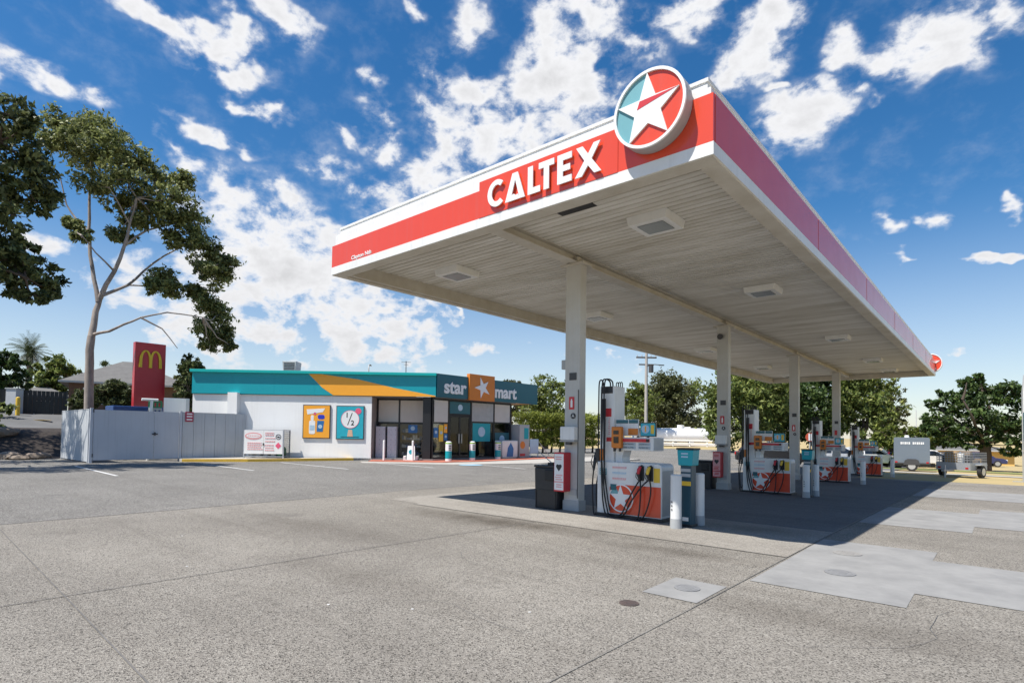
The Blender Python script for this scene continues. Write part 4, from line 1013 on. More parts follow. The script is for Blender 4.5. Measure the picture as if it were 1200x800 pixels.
MB().cyl((0, 0, 0), (0, 0, 1.05), .11, n=12).sph((0, 0, 1.05), (.11, .11, .06)).build('tube', M_yel, r)
tag(MB().prism([(v.x, v.y) for v in (far(36, 492, 43.5), far(60, 495, 42.5), far(60, 494.3, 43), far(37, 491.4, 44))], 'xy', 0, .01).build('painted_marking', M_yel), kind='structure').location = (0, 0, g(*far(48, 493, 43.3)[:2])+.02)

def house(pa, pb, d0, depth, z0, eave, ridge, label, wallm, roofm):
    a, b = far(pa, 470, d0), far(pb, 470, d0); dd = b-a; L_ = math.hypot(dd.x, dd.y); rz = math.atan2(dd.y, dd.x)
    r = thing('house', label, 'house', (a.x, a.y, z0), rz); e, rg = eave-z0, ridge-z0; o_ = .6
    w = MB().box(0, L_, 0, depth, 0, e).build('wall', wallm, r)
    h = min(depth/2, L_/2-.5)
    MB()._faces([(-o_, -o_, e-.12), (L_+o_, -o_, e-.12), (L_+o_, depth+o_, e-.12), (-o_, depth+o_, e-.12), (h, depth/2, rg), (L_-h, depth/2, rg), (-o_, -o_, e), (L_+o_, -o_, e), (L_+o_, depth+o_, e), (-o_, depth+o_, e)],
        [(6, 7, 5, 4), (7, 8, 5), (8, 9, 4, 5), (9, 6, 4), (0, 1, 7, 6), (1, 2, 8, 7), (2, 3, 9, 8), (3, 0, 6, 9), (3, 2, 1, 0)]).build('roof', roofm, r)
    MB().box(-o_-.02, L_+o_+.02, -o_-.12, -o_-.003, e-.14, e+.01).build('gutter', M_grey, r)
    x = .9
    while x < L_-2:
        f = MB().box(x, x+1.4, -.03, .03, e-1.75, e-.45).build('window', M_whitew, r); MB().box(x+.08, x+1.32, -.05, -.032, e-1.67, e-.53).build('pane', M_screen, f); x += 3.3
    return r
house(80, 215, 56, 10, 2.2, 5.1, 7.4, 'brown brick house with grey tiled hip roof behind the gum tree', M_hbrick, M_roof)
house(24, 74, 66, 9, 2.2, 4.3, 5.3, 'low house with grey roof behind the dark fence', M_hbrick, M_roof)
house(1038, 1188, 88, 9, g(0, 88)-.1, .25, 1.15, 'low yellow rendered building with grey roof behind the right tree', M_cream, M_roof)

# ------------------------------------------------------------------ trees
def leaf_mesh(name, blobs, size, material, parent, seed, droop=0., per=40, clump=.3, aspect=.42, shell=.55):
    """blobs: (centre, radii, leaf count); leaves gather in clumps spread through each blob"""
    rng = np.random.default_rng(seed); C, D = [], []
    for c, rad, n in blobs:
        nc = max(3, int(n/per)); v = rng.normal(size=(nc, 3)); v /= np.linalg.norm(v, axis=1)[:, None]
        rr = shell+(1-shell)*rng.random(nc)**.7; inner = rng.random(nc) < .25; rr[inner] *= rng.random(inner.sum())
        cc = np.array(c)+v*rr[:, None]*np.array(rad)*rng.uniform(.85, 1.12, (nc, 1))
        cr = clump*min(rad)*rng.uniform(.5, 1.25, nc)
        k = rng.poisson(per*rng.uniform(.4, 1.6, nc)); idx = np.repeat(np.arange(nc), k)
        off = rng.normal(size=(len(idx), 3))*.62; off[:, 2] *= .72
        C.append(cc[idx]+off*cr[idx][:, None]); D.append(v[idx])
    C = np.concatenate(C); D = np.concatenate(D); N = len(C)
    ax = rng.normal(size=(N, 3)); ax[:, 2] -= droop*1.6; ax += D*.4; ax /= np.linalg.norm(ax, axis=1)[:, None]
    up = rng.normal(size=(N, 3))*.8+np.array([0, 0, .9*(1-droop)+.1])+D*.5
    sd = np.cross(ax, up); sd /= np.linalg.norm(sd, axis=1)[:, None]+1e-9
    L = size*rng.uniform(.6, 1.35, N)[:, None]; W = L*aspect*rng.uniform(.7, 1.3, (N, 1))
    nrm = np.cross(sd, ax)
    V = np.stack([C-ax*L*.5, C+sd*W*.5+nrm*W*.12, C+ax*L*.5, C-sd*W*.5+nrm*W*.12], 1).reshape(-1, 3)
    me = bpy.data.meshes.new(name); me.vertices.add(4*N); me.vertices.foreach_set('co', V.astype(np.float32).ravel())
    me.loops.add(4*N); me.loops.foreach_set('vertex_index', np.arange(4*N, dtype=np.int32))
    me.polygons.add(N); me.polygons.foreach_set('loop_start', np.arange(0, 4*N, 4, dtype=np.int32)); me.polygons.foreach_set('loop_total', np.full(N, 4, dtype=np.int32))
    me.update(calc_edges=True); me.validate(); me.materials.append(material)
    o = bpy.data.objects.new(name, me); COL.objects.link(o); o.parent = parent; return o
def limb(mb, pts, r0, r1, rnd, n=8, wob=.12):
    P = [Vector(p) for p in pts]; out = [P[0]]
    for a, b in zip(P[:-1], P[1:]):
        L_ = (b-a).length; k = max(2, int(L_/.7))
        for i in range(1, k+1):
            q = a.lerp(b, i/k)
            if i < k: q += Vector((rnd.uniform(-1, 1), rnd.uniform(-1, 1), rnd.uniform(-.5, .5)))*wob*min(1, L_*.3)
            out.append(q)
    m_ = len(out); mb.tube(out, [r0+(r1-r0)*(i/(m_-1))**.8 for i in range(m_)], n)

def px_tree(name, label, base_px, d, trunks, crown, leafm, barkm, size, seed, dens=900, droop=0., cat='tree', group=None, zbase=None, clump=.3, jd=.6, shell=.55):
    """tree whose limbs and crown masses are measured from the photo, then given depth: trunks [(r0, r1, [(px, py, depth offset)...])], crown [(px, py, rx, ry)]"""
    rnd = random.Random(seed); b = far(base_px, 500, d); zb = g(b.x, b.y) if zbase is None else zbase
    r = thing(name, label, cat, (b.x, b.y, zb), 0, group); O = r.location
    def W(px, py, dd=0): return far(px, py, d+dd)-O
    mb = MB()
    for r0, r1, pts in trunks:
        P = [W(p[0], p[1], p[2] if len(p) > 2 else 0) for p in pts]
        if pts is trunks[0][2]: P = [Vector((P[0].x, P[0].y, -.3))]+P
        limb(mb, P, r0, r1, rnd, 10, .10)
    blobs = []; ends = [W(p[2][-1][0], p[2][-1][1], p[2][-1][2] if len(p[2][-1]) > 2 else 0) for p in trunks]
    for c in crown:
        k = mpp(c[0], c[1], d); dd = c[4] if len(c) > 4 else rnd.uniform(-1, 1)*jd*k*(c[2]+c[3])
        p = W(c[0], c[1], dd); rx, rz = c[2]*k, c[3]*k
        blobs.append((tuple(p), (rx*1.12, rx*1.05, rz*1.1), int(2.6*dens*max(.3, (rx*rz)/4)))) 
        if trunks:
            e = min(ends, key=lambda q: (q-p).length); 
            if (e-p).length > .4: limb(mb, [e, e.lerp(p, .5)+Vector((0, 0, -.1*(e-p).length)), p], .05, .015, rnd, 6, .2)
            for q in range(4):
                v = Vector((rnd.gauss(0, 1), rnd.gauss(0, 1), rnd.gauss(0, .8))).normalized(); limb(mb, [p-v*.1, p+Vector((v.x*rx, v.y*rx, v.z*rz))*.8], .03, .008, rnd, 5, .15)
    if trunks: mb.build('trunk', barkm, r, keep_normals=True)
    else: mb.bm.free()
    leaf_mesh('crown', blobs, size, leafm, r, seed, droop, clump=clump, shell=shell)
    return r

px_tree('gum_tree', 'tall gum tree with bare pale forking trunk and dark spreading crown', 104, 40,
    [(.25, .20, [(104, 478), (104.5, 440), (107, 395)]), (.19, .13, [(107, 395), (112, 365, .2), (117, 350, .2)]),
     (.13, .05, [(115, 354, .2), (108, 312, .6), (104, 272, 1), (105, 225, 1.2), (108, 180, 1.2)]),
     (.14, .05, [(117, 350, .2), (134, 318, -.4), (146, 287, -.6), (152, 262, -.8), (160, 232, -1)]),
     (.10, .035, [(120, 346, 0), (150, 334, 1.0), (168, 318, 1.6), (192, 300, 2), (222, 285, 2)]),
     (.09, .03, [(109, 392, 0), (128, 388, -1.2), (145, 380, -1.8), (165, 372, -2.2), (196, 366, -2.4), (238, 372, -2.4)]),
     (.07, .03, [(146, 287, -.6), (172, 270, .2), (205, 262, .6), (240, 290, .6)]), (.07, .03, [(104, 272, 1), (88, 255, 1.6), (78, 240, 1.8), (70, 205, 2)]),
     (.06, .02, [(165, 372, -2.2), (190, 385, -2.4), (208, 408, -2.6)]), (.05, .02, [(152, 262, -.8), (140, 240, -1.6), (128, 220, -1.8)]), (.06, .02, [(134, 318, -.4), (112, 296, -1.4), (96, 276, -1.8)]), (.05, .02, [(150, 334, 1.0), (185, 335, .4), (205, 330, .2)]),
     (.05, .02, [(205, 262, .6), (235, 262, 0), (262, 305, 0)])],
    [(74, 148, 22, 16), (100, 150, 26, 20), (80, 168, 24, 16), (124, 160, 26, 20), (140, 175, 26, 16), (112, 185, 34, 20), (160, 190, 24, 18), (185, 208, 22, 14), (150, 212, 34, 18), (110, 212, 26, 14), (215, 212, 12, 10), (205, 232, 26, 16), (178, 236, 26, 16), (218, 255, 22, 16), (148, 240, 26, 12), (190, 256, 28, 14), (160, 262, 20, 12), (140, 275, 16, 8), (232, 278, 16, 14), (208, 280, 18, 10),
     (246, 300, 20, 14), (264, 306, 14, 12), (258, 325, 18, 12), (240, 315, 16, 10), (190, 325, 16, 12), (200, 340, 14, 10), (180, 336, 8, 8), (244, 352, 16, 14), (258, 368, 14, 14), (232, 340, 12, 10), (262, 392, 12, 12), (246, 402, 12, 10), (240, 382, 14, 12), (270, 405, 6, 8), (86, 262, 12, 7), (96, 275, 10, 8), (62, 165, 10, 10)],
    F_euc, M_bark_e, .25, 11, dens=1650, droop=.3, clump=.36, shell=.3)
px_tree('gum_tree', 'dark gum tree cut off by the left edge of the photo', -95, 27,
    [(.4, .3, [(-95, 480), (-92, 400), (-85, 340)]), (.2, .08, [(-85, 340), (-60, 300), (-20, 262, .5), (20, 236, .6)]), (.2, .08, [(-85, 340), (-70, 260), (-40, 200), (0, 165)]), (.18, .07, [(-85, 340), (-130, 260), (-140, 180)]), (.1, .04, [(-60, 300), (-10, 310, -.6), (30, 325, -.6)])],
    [(4, 133, 28, 18), (-22, 150, 40, 28), (28, 150, 16, 16), (18, 180, 32, 22), (44, 192, 20, 18), (10, 215, 36, 20), (52, 222, 16, 16), (40, 236, 22, 12), (4, 250, 26, 16), (-4, 280, 34, 18), (26, 288, 16, 12), (12, 305, 26, 14), (44, 318, 24, 14), (18, 328, 34, 14), (60, 336, 12, 12), (36, 346, 20, 8), (-50, 220, 44, 40), (-50, 310, 40, 30), (-120, 160, 60, 50), (-150, 250, 60, 50), (-90, 120, 50, 36), (-170, 330, 40, 30), (-110, 240, 50, 40, 5), (-80, 300, 40, 30, 5), (-140, 310, 50, 40, 5), (-60, 255, 40, 30, 6), (-90, 200, 60, 50, 10), (-50, 280, 46, 40, 10), (-120, 290, 50, 40, 11), (-70, 330, 40, 26, 8), (-170, 260, 60, 50, 9)],
    F_dark, M_bark, .25, 12, dens=900, droop=.35, clump=.38)

def round_tree(label, px, d, top, bot, rx, leafm, size, seed, name='tree', group=None, dens=420, base_z=None, lean=0, cat='tree', trunk_r=.28, nb=16, clump=.3):
    """broad tree: crown masses scattered irregularly in an egg between photo rows top and bot"""
    rnd = random.Random(seed); cyy_, ry = (top+bot)/2, (bot-top)/2; crown = []
    for i in range(nb):
        a = rnd.uniform(0, 2*PI); q = math.sqrt(rnd.random())*.80
        x, y_ = px+lean*(-math.sin(a))*q+math.cos(a)*q*rx, cyy_+math.sin(a)*q*ry
        s = rnd.uniform(.26, .44); crown.append((x, y_, rx*s, ry*s*rnd.uniform(.8, 1.1)))
    crown.append((px+rnd.uniform(-.2, .2)*rx, top+ry*.24, rx*.34, ry*.26)); crown.append((px-.1*rx, cyy_, rx*.5, ry*.5))
    crown.append((px+.3*rx, top+ry*.42, rx*.32, ry*.26)); crown.append((px-.35*rx, top+ry*.45, rx*.34, ry*.26))
    mid = (px, bot-ry*.35)
    tr = [(trunk_r, trunk_r*.7, [(px, bot), mid])]+[(trunk_r*.55, trunk_r*.2, [mid, (px+dx*rx, cyy_-dy*ry)]) for dx, dy in ((-.5, .1), (.45, .15), (0, .45), (.2, -.1))]
    return px_tree(name, label, px, d, tr, crown, leafm, M_bark, size, seed, dens, .15, cat, group, base_z, clump)
TG = 'trees beyond the station'
round_tree('leafy tree directly right of the shop, above the clipped hedge', 640, 58, 440, 512, 40, F_light, .34, 21, group=TG)
round_tree('tree top showing over the shop sign', 598, 70, 443, 500, 24, F_olive, .36, 22, group=TG)
round_tree('sparse leafy tree left of the power pole', 748, 98, 448, 506, 24, F_light, .5, 23, group=TG)
round_tree('large olive green tree right of the power pole, behind the white tank', 792, 112, 440, 512, 40, F_olive, .55, 24, group=TG, nb=22)
round_tree('small tree far off beyond the right end of the white tank', 838, 120, 494, 514, 16, F_olive, .5, 25, group=TG)
round_tree('bright leafy tree behind the second canopy column', 872, 56, 418, 522, 54, F_light, .36, 26, group=TG, nb=26, dens=520)
round_tree('bright leafy tree between the second and third columns', 916, 60, 420, 524, 40, F_hedge, .36, 27, group=TG, nb=22, dens=520)
round_tree('deep green tree between the third and fourth columns', 962, 58, 415, 524, 44, F_oak, .36, 28, group=TG, nb=24, dens=520)
round_tree('deep green leafy tree right of the last column', 1012, 56, 428, 526, 40, F_light, .36, 29, group=TG, nb=24, dens=520)
round_tree('thin brownish tree behind the last leafy tree', 1046, 75, 450, 520, 24, F_olive, .36, 30, group=TG, dens=240)
round_tree('low bright shrub behind the grey enclosed trailer', 1052, 50, 498, 540, 36, F_hedge, .28, 31, name='shrub', cat='shrub', nb=18)
round_tree('low dark shrub left of the right tree', 1092, 60, 496, 532, 30, F_oak, .28, 32, name='shrub', cat='shrub', nb=18)
round_tree('tree low on the left skyline next to the frame edge', 2, 62, 408, 478, 30, F_oak, .4, 33, group=TG)
round_tree('light leafy tree between the palm and the gum trunk', 66, 72, 420, 474, 32, F_light, .42, 34, group=TG)
round_tree('dark shrub hedge before the brown house, behind the yard gate', 135, 44, 446, 496, 30, F_dark, .22, 35, name='shrub', cat='shrub', nb=18, dens=700)
round_tree('dark shrub hedge left of the pylon sign foot', 98, 45, 455, 500, 18, F_dark, .22, 36, name='shrub', cat='shrub', nb=12, dens=700)
round_tree('dark slender tree between the pylon sign and the shop', 222, 38, 414, 500, 20, F_dark, .24, 37, group=TG, nb=18, dens=560)
# the big spreading tree on the right
px_tree('tree', 'wide spreading dark green tree on the dry grass at right', 1155, 52,
    [(.4, .32, [(1155, 546), (1154, 520)]), (.2, .07, [(1154, 520), (1130, 500), (1110, 485)]), (.2, .06, [(1154, 520), (1160, 480), (1150, 455)]), (.2, .07, [(1154, 520), (1185, 500), (1210, 480)]), (.14, .05, [(1154, 520), (1140, 490, -2), (1128, 468, -2)]), (.12, .03, [(1150, 455), (1147, 440)]), (.1, .03, [(1128, 468, -2), (1133, 448, -2)]), (.1, .03, [(1110, 485), (1098, 474)])],
    [(1147, 444, 5, 7), (1148, 458, 12, 8), (1131, 449, 6, 7), (1132, 464, 12, 10), (1105, 464, 9, 6), (1092, 472, 7, 4), (1112, 476, 16, 8), (1098, 490, 16, 9), (1088, 500, 14, 8), (1112, 496, 20, 12), (1135, 484, 20, 12), (1158, 474, 18, 12), (1176, 458, 14, 10), (1192, 456, 14, 10), (1186, 474, 18, 10), (1206, 470, 18, 14), (1165, 494, 22, 12), (1140, 506, 22, 10), (1192, 496, 24, 12), (1100, 512, 18, 9), (1122, 516, 16, 9), (1172, 514, 18, 8), (1200, 516, 22, 9), (1186, 528, 14, 6), (1225, 490, 24, 20), (1240, 510, 24, 14), (1150, 490, 26, 16), (1120, 500, 24, 14), (1180, 500, 24, 14), (1142, 520, 16, 6), (1165, 460, 16, 10), (1125, 474, 16, 10), (1205, 500, 20, 14), (1086, 514, 14, 8), (1105, 504, 18, 10)],
    F_oak, M_bark, .30, 41, dens=760, clump=.34, jd=.6)
# clipped hedge right of the shop
a, b = far(616, 500, 42), far(706, 500, 46); dd = b-a
r = thing('clipped_hedge', 'clipped hedge with bright flat top behind the nearest column', 'hedge', (a.x, a.y, g(a.x, a.y)), math.atan2(dd.y, dd.x)); L_ = math.hypot(dd.x, dd.y)
bl = []; rnd = random.Random(5)
for i in range(18):
    for j in range(3):
        for z, q in ((2.75, 420), (2.1, 260), (1.45, 240), (.85, 200)): bl.append((((i+.5)*L_/18, j*.75, z+rnd.uniform(-.05, .05)), (.42, .5, .36), q))
leaf_mesh('foliage', bl, .13, foliage('clipped_leaves', (.10, .13, .02), (.22, .26, .035), (.42, .44, .08), .35), r, 51, 0, clump=.5)
q = MB()
for i in range(9): limb(q, [((i+.5)*L_/9, .8, -.2), ((i+.5)*L_/9+.1, .8, 1.2), ((i+.5)*L_/9-.1, .7, 2.0)], .09, .04, rnd, 7)
q.build('stem', M_bark, r, keep_normals=True)
# palm
p = far(33, 466, 74); r = thing('palm_tree', 'palm tree with shaggy trunk on the left skyline', 'palm', (p.x, p.y, g(p.x, p.y)))
ht = far(33, 412, 74).z-r.location.z; q = MB(); limb(q, [(0, 0, -.2), (.1, 0, ht*.5), (0, 0, ht)], .34, .26, random.Random(2), 10, .05); q.build('trunk', M_bark, r, keep_normals=True)
rng = random.Random(8); q = MB(); q2 = MB()
for i in range(110):
    az_ = rng.uniform(0, 2*PI); el = rng.uniform(-.9, 1.35); Ln = rng.uniform(1.5, 2.3); P = Vector((0, 0, ht)); dv = Vector((math.cos(az_)*math.cos(el), math.sin(az_)*math.cos(el), math.sin(el))); pts = [P.copy()]
    for k in range(6): P = P+dv*Ln/6; dv = (dv+Vector((0, 0, -.16))).normalized(); pts.append(P.copy())
    for k in range(6):
        p0, p1 = pts[k], pts[k+1]; s = (p1-p0).cross(Vector((0, 0, 1))).normalized()
        for sg in (-1, 1):
            for t_ in (.0, .33, .66):
                c = p0.lerp(p1, t_); tip = c+s*sg*.42*(1-k/9)+(p1-p0)*.9+Vector((0, 0, -.18)); w_ = (p1-p0)*.12
                (q2 if el < -.45 else q)._faces([c, c+w_, tip], [(0, 1, 2)])
q.build('fronds', F_palm, r, keep_normals=True); q2.build('dead_fronds', mat('dead_fronds', (.16, .12, .07), .8), r, keep_normals=True)
p = far(124, 428, 76); r = thing('palm_tree', 'small palm crown peeping above the brown house roof', 'palm', (p.x, p.y, g(p.x, p.y)))
ht = far(124, 432, 76).z-r.location.z; q = MB(); limb(q, [(0, 0, -.2), (0, 0, ht)], .3, .22, random.Random(2), 10, .05); q.build('trunk', M_bark, r, keep_normals=True)
leaf_mesh('fronds', [((0, 0, ht), (1.3, 1.3, .7), 500)], .6, F_palm, r, 77, .3, aspect=.15)
# rocks in the mulch bed and a few low plants
for i, (px, py, d, s) in enumerate(((12, 520, 34, .45), (48, 522, 34.5, .3), (40, 530, 33.6, .38), (22, 535, 33.2, .28), (5, 506, 37, .5))):
    p = far(px, py, d); z = g(p.x, p.y); rn = random.Random(i)
    o = MB().sph((0, 0, s*.25), (s*1.3, s, s*.55), jit=.16, rnd=rn).build('rock', M_rock, loc=(p.x, p.y, z), rot=(0, 0, i*1.3))
    tag(o, ['largest flat rock in the dark mulch bed', 'pale rock nearest the grey side fence', 'reddish rock low in the mulch bed', 'small rock at the front of the mulch bed', 'rock at the back of the mulch bed by the upper car park'][i], 'rock')
for i, (px, py, d) in enumerate(((2, 480, 44), (-14, 505, 37))):
    p = far(px, py, d); r = thing('low_plant', ['broad leaved plant by the dark fence at the left edge', 'low plant in the mulch bed at the left edge'][i], 'plant', (p.x, p.y, g(p.x, p.y)))
    leaf_mesh('foliage', [((0, 0, .45), (.7, .7, .45), 300)], .3, F_light, r, 90+i)

# ------------------------------------------------------------------ power pole, tank, rail, feather flag, street lamp
p = far(757, 500, 62); r = thing('power_pole', 'pale timber power pole with crossarm and transformer', 'power pole', (p.x, p.y, 0), .75)
zt = far(757, 405, 62).z; q = MB().cyl((0, 0, 0), (0, 0, zt), .2, .14, 12).build('pole', mat('weathered_pole', (.46, .42, .38), .85, (.36, .33, .3), 3), r)
MB().box(-1.1, 1.1, -.06, .06, zt-1.35, zt-1.2).box(-.8, .8, -.06, .06, zt-2.1, zt-1.97).build('crossarm', M_bark, r)
for x in (-1.0, -.5, .5, 1.0): MB().cyl((x, 0, zt-1.2), (x, 0, zt-1.0), .06, .04, 8).build('insulator', M_grey, r)
MB().cyl((.45, -.2, zt-2.9), (.45, -.2, zt-2.15), .26, n=14).build('transformer', M_dark, r)
MB().tube([(.1, 0, zt-2.2), (.9, 0, zt-2.0), (1.5, 0, zt-2.05)], .05, 6).box(1.4, 1.9, -.12, .12, zt-2.12, zt-2.02).build('lamp_arm', M_dark, r)
p = far(785, 518, 100); r = thing('gas_tank', 'long white horizontal gas tank with valve dome far behind the nearest pump', 'tank', (p.x, p.y, g(p.x, p.y)), .62)
k = mpp(785, 510, 100); zc = far(785, 509.5, 100).z-r.location.z; rad = 8.2*k; Lh = 40*k
path = [(-Lh+rad*math.sin(a)*-1*.6+.0, 0, zc) for a in ()]
n_ = 8; pts = [(-Lh-rad*.55*math.cos(PI/2*i/n_), 0, zc) for i in range(n_+1)]+[(Lh+rad*.55*math.sin(PI/2*i/n_), 0, zc) for i in range(n_+1)]
rs = [max(.02, rad*math.sin(PI/2*i/n_)) for i in range(n_+1)]+[max(.02, rad*math.cos(PI/2*i/n_)) for i in range(n_+1)]
MB().tube(pts, rs, 24).build('shell', M_white_clean, r)
MB().cyl((.3*Lh, 0, zc+rad*.9), (.3*Lh, 0, zc+rad*1.45), .55, n=14).box(.3*Lh+.6, .3*Lh+1.6, -.4, .4, zc+rad*.85, zc+rad*1.2).build('valve_dome', M_white_clean, r)
for x in (-.6, .6): MB().box(x*Lh-.3, x*Lh+.3, -rad*.8, rad*.8, 0, zc-rad*.75).build('saddle', M_pale, r)
pa, pb = far(735, 522, 88), far(850, 526, 80); dd = pb-pa
r = thing('guard_rail', 'low white guard rail in front of the white gas tank', 'guard rail', (pa.x, pa.y, g(pa.x, pa.y)), math.atan2(dd.y, dd.x)); L_ = math.hypot(dd.x, dd.y)
MB().box(0, L_, -.03, .03, .75, .95).box(0, L_, -.03, .03, .35, .5).build('rail', M_white, r)
for i in range(7): MB().box(i*L_/6-.07, i*L_/6+.07, .03, .15, 0, .95).build('post', M_white, r)
tag(MB().prism([(v.x, v.y) for v in (far(700, 520, 92), far(850, 524, 86), far(850, 520, 104), far(700, 516, 112))], 'xy', .012, .03).build('gravel_yard', mat('pale_gravel', (.5, .44, .36), .95, (.42, .37, .3), 1)), kind='structure')
p = far(1199, 540, 33); r = thing('feather_flag', 'white and blue feather flag at the right edge of the photo', 'flag', (p.x, p.y, g(p.x, p.y)))
zt = far(1199, 433, 33).z-r.location.z
MB().tube([(0, 0, 0), (0, 0, zt*.8), (.06, 0, zt*.95), (.3, 0, zt)], .025, 8).box(-.35, .35, -.03, .03, 0, .04).build('pole', M_grey, r)
def flagpart(z0, z1, mm, nm):
    P = []; n = 10
    for i in range(n+1): z = z0+(z1-z0)*i/n; P.append((.03+.06*max(0, (z/zt-.8)/.2), z))
    for i in range(n, -1, -1): z = z0+(z1-z0)*i/n; t_ = z/zt; P.append((.75-.4*max(0, (t_-.85)/.15)**2, z))
    MB().prism(P, 'xz', -.012, .012).build(nm, mm, r)
flagpart(zt*.62, zt*.985, M_white_clean, 'white_cloth'); flagpart(zt*.28, zt*.619, M_tealdk, 'blue_cloth')
p = far(432, 430, 70); r = thing('street_lamp', 'distant street lamp head above the shop roof', 'street lamp', (p.x, p.y, 0), 2.4)
zt = far(425, 426, 70).z; MB().tube([(0, 0, 0), (0, 0, zt-.6), (.3, 0, zt-.05), (1.0, 0, zt)], [.12, .08, .06, .05], 8).build('pole', M_grey, r); MB().box(.9, 1.7, -.14, .14, zt-.06, zt+.05, bev=.03).build('lamp_head', M_dark, r)
p = far(1074, 540, 55); r = thing('light_pole', 'thin white pole rising behind the grey enclosed trailer', 'pole', (p.x, p.y, g(p.x, p.y)))
zt = far(1074, 480, 55).z-r.location.z; MB().cyl((0, 0, 0), (0, 0, zt*.6), .13, n=10).cyl((0, 0, zt*.6), (0, 0, zt), .045, .03, 8).build('pole', M_white, r)
for (px, py, d, h0, mm, lb) in ((850.5, 516, 48, .36, M_orangedk, 'small orange and white sign seen right of the second column'), (949, 512, 52, .36, M_orangedk, 'small orange sign seen between the far pumps')):
    p = far(px, py, d); zg = g(p.x, p.y); r = thing('roadside_sign', lb, 'sign', (p.x, p.y, zg), .6)
    MB().cyl((0, 0, 0), (0, 0, p.z-zg), .05, n=8).build('post', M_grey, r); b = MB().prism(circ(0, p.z-zg, h0, 18), 'xz', -.08, -.05).build('board', mat('vermilion', (.6, .10, .045), .4), r); MB().box(-.14, .14, -.09, -.08, p.z-zg-.28, p.z-zg+.28).build('white_print', M_white_clean, b)

# ------------------------------------------------------------------ vehicles
def car(label, px, py, d, rz, paint, name='parked_car'):
    p = far(px, py, d); r = thing(name, label, 'car', (p.x, p.y, g(p.x, p.y)), rz, 'parked cars')
    L_, Wd = 4.3, .86
    prof = [(-2.12, .35), (-2.15, .62), (-2.05, .86), (-1.2, .95), (.95, .95), (1.9, .80), (2.13, .62), (2.12, .32)]
    body = MB(); st = [(-Wd+.06, .0), (-Wd, .04), (Wd, .04), (Wd-.06, .0)]
    body.prism(prof, 'xz', -Wd, Wd, 0, .05); b = body.build('body', paint, r)
    cab = [(-2.0, .90), (-1.55, 1.36), (-1.2, 1.44), (.1, 1.44), (.45, 1.36), (1.2, .93)]
    vs = [(x, -Wd*(.96 if z < 1 else .76), z) for x, z in cab]+[(x, Wd*(.96 if z < 1 else .76), z) for x, z in cab]; n = len(cab)
    MB()._faces(vs, [list(range(n)), list(range(2*n-1, n-1, -1))]+[(i, i+n, i+1+n, i+1) for i in range(n-1)]).build('cabin', paint, r)
    w = MB()
    for sg in (-1, 1):
        for (xa, xb, xc, xd) in ((-1.72, -1.36, -.52, -.52), (-.44, -.44, .30, .95)):
            y0, y1 = sg*(Wd*.945), sg*(Wd*.78); w.quad((xa, y0+sg*.012, .97), (xd, y0+sg*.012, .97), (xc, y1+sg*.012, 1.36), (xb, y1+sg*.012, 1.36))
    w.quad((1.13, -.70, .99), (1.13, .70, .99), (.52, .58, 1.345), (.52, -.58, 1.345)); w.quad((-1.99, -.70, .99), (-1.99, .70, .99), (-1.62, .58, 1.335), (-1.62, -.58, 1.335))
    w.build('windows', M_carglass, r, keep_normals=True)
    for x in (-1.35, 1.35):
        for sg in (-1, 1):
            t_ = MB().cyl((x, sg*(Wd-.2), .32), (x, sg*(Wd+.01), .32), .32, n=20).build('wheel', M_tyre, r); MB().cyl((x, sg*(Wd+.005), .32), (x, sg*(Wd+.022), .32), .2, n=16).build('rim', M_alu, t_)
    for sg in (-1, 1):
        MB().box(2.06, 2.15, sg*.62-.16, sg*.62+.16, .60, .74, bev=.02).build('headlight', M_lampw, r); MB().box(-2.17, -2.08, sg*.65-.13, sg*.65+.13, .66, .86, bev=.02).build('tail_light', M_lampr, r)
    MB().box(2.10, 2.155, -.45, .45, .42, .56, bev=.01).build('grille', M_black, r); MB().box(-2.18, -2.14, -.25, .25, .48, .6).build('number_plate', M_white_clean, r)
    return r
car('red car partly hidden behind the grey enclosed trailer', 1047, 550, 56, 1.9, mat('red_car_paint', (.5, .02, .03), .25, coat=.6))
car('dark blue car under the spreading tree at right', 1146, 544, 74, .25, mat('blue_car_paint', (.02, .03, .12), .25, coat=.6))
car('white car behind the gap between the two trailers', 1090, 545, 58, .1, mat('white_car_paint', (.75, .75, .75), .25, coat=.6))
car('dark car seen through the second pump', 905, 545, 40, .2, mat('black_car_paint', (.02, .02, .023), .22, coat=.6))
car('silver car seen through the third pump', 985, 545, 47, .15, mat('silver_car_paint', (.5, .52, .54), .25, coat=.6))
car('white car beside the last pump', 1018, 545, 50, .4, mat('white_car_paint', (.75, .75, .75), .25, coat=.6))
def wheel(mb_parent, x, y, z, r_, w_=.2):
    t_ = MB().cyl((x, y, z), (x, y+w_, z), r_, n=22).build('wheel', M_tyre, mb_parent); MB().cyl((x, y-.012, z), (x, y+.01, z), r_*.62, n=18).build('rim', M_grey, t_)
p = far(1068.5, 552, 42); r = thing('enclosed_trailer', 'grey box trailer with white lettering parked beyond the canopy', 'trailer', (p.x, p.y, g(p.x, p.y)), .12)
k = mpp(1068, 540, 42); w = 17.3*k; zb_, zt = .45, .45+32*k*.96
b = MB().prism(rrect(-w, w, zb_, zt, .1), 'xz', 0, 1.5, 0, .015).build('box', mat('grey_blue_paint', (.17, .205, .245), .4, (.15, .185, .22)), r)
MB().box(-w-.01, w+.01, -.012, 1.51, zb_-.02, zb_+.06).build('skirt', M_dark, b)
q = MB(); rnd = random.Random(6)
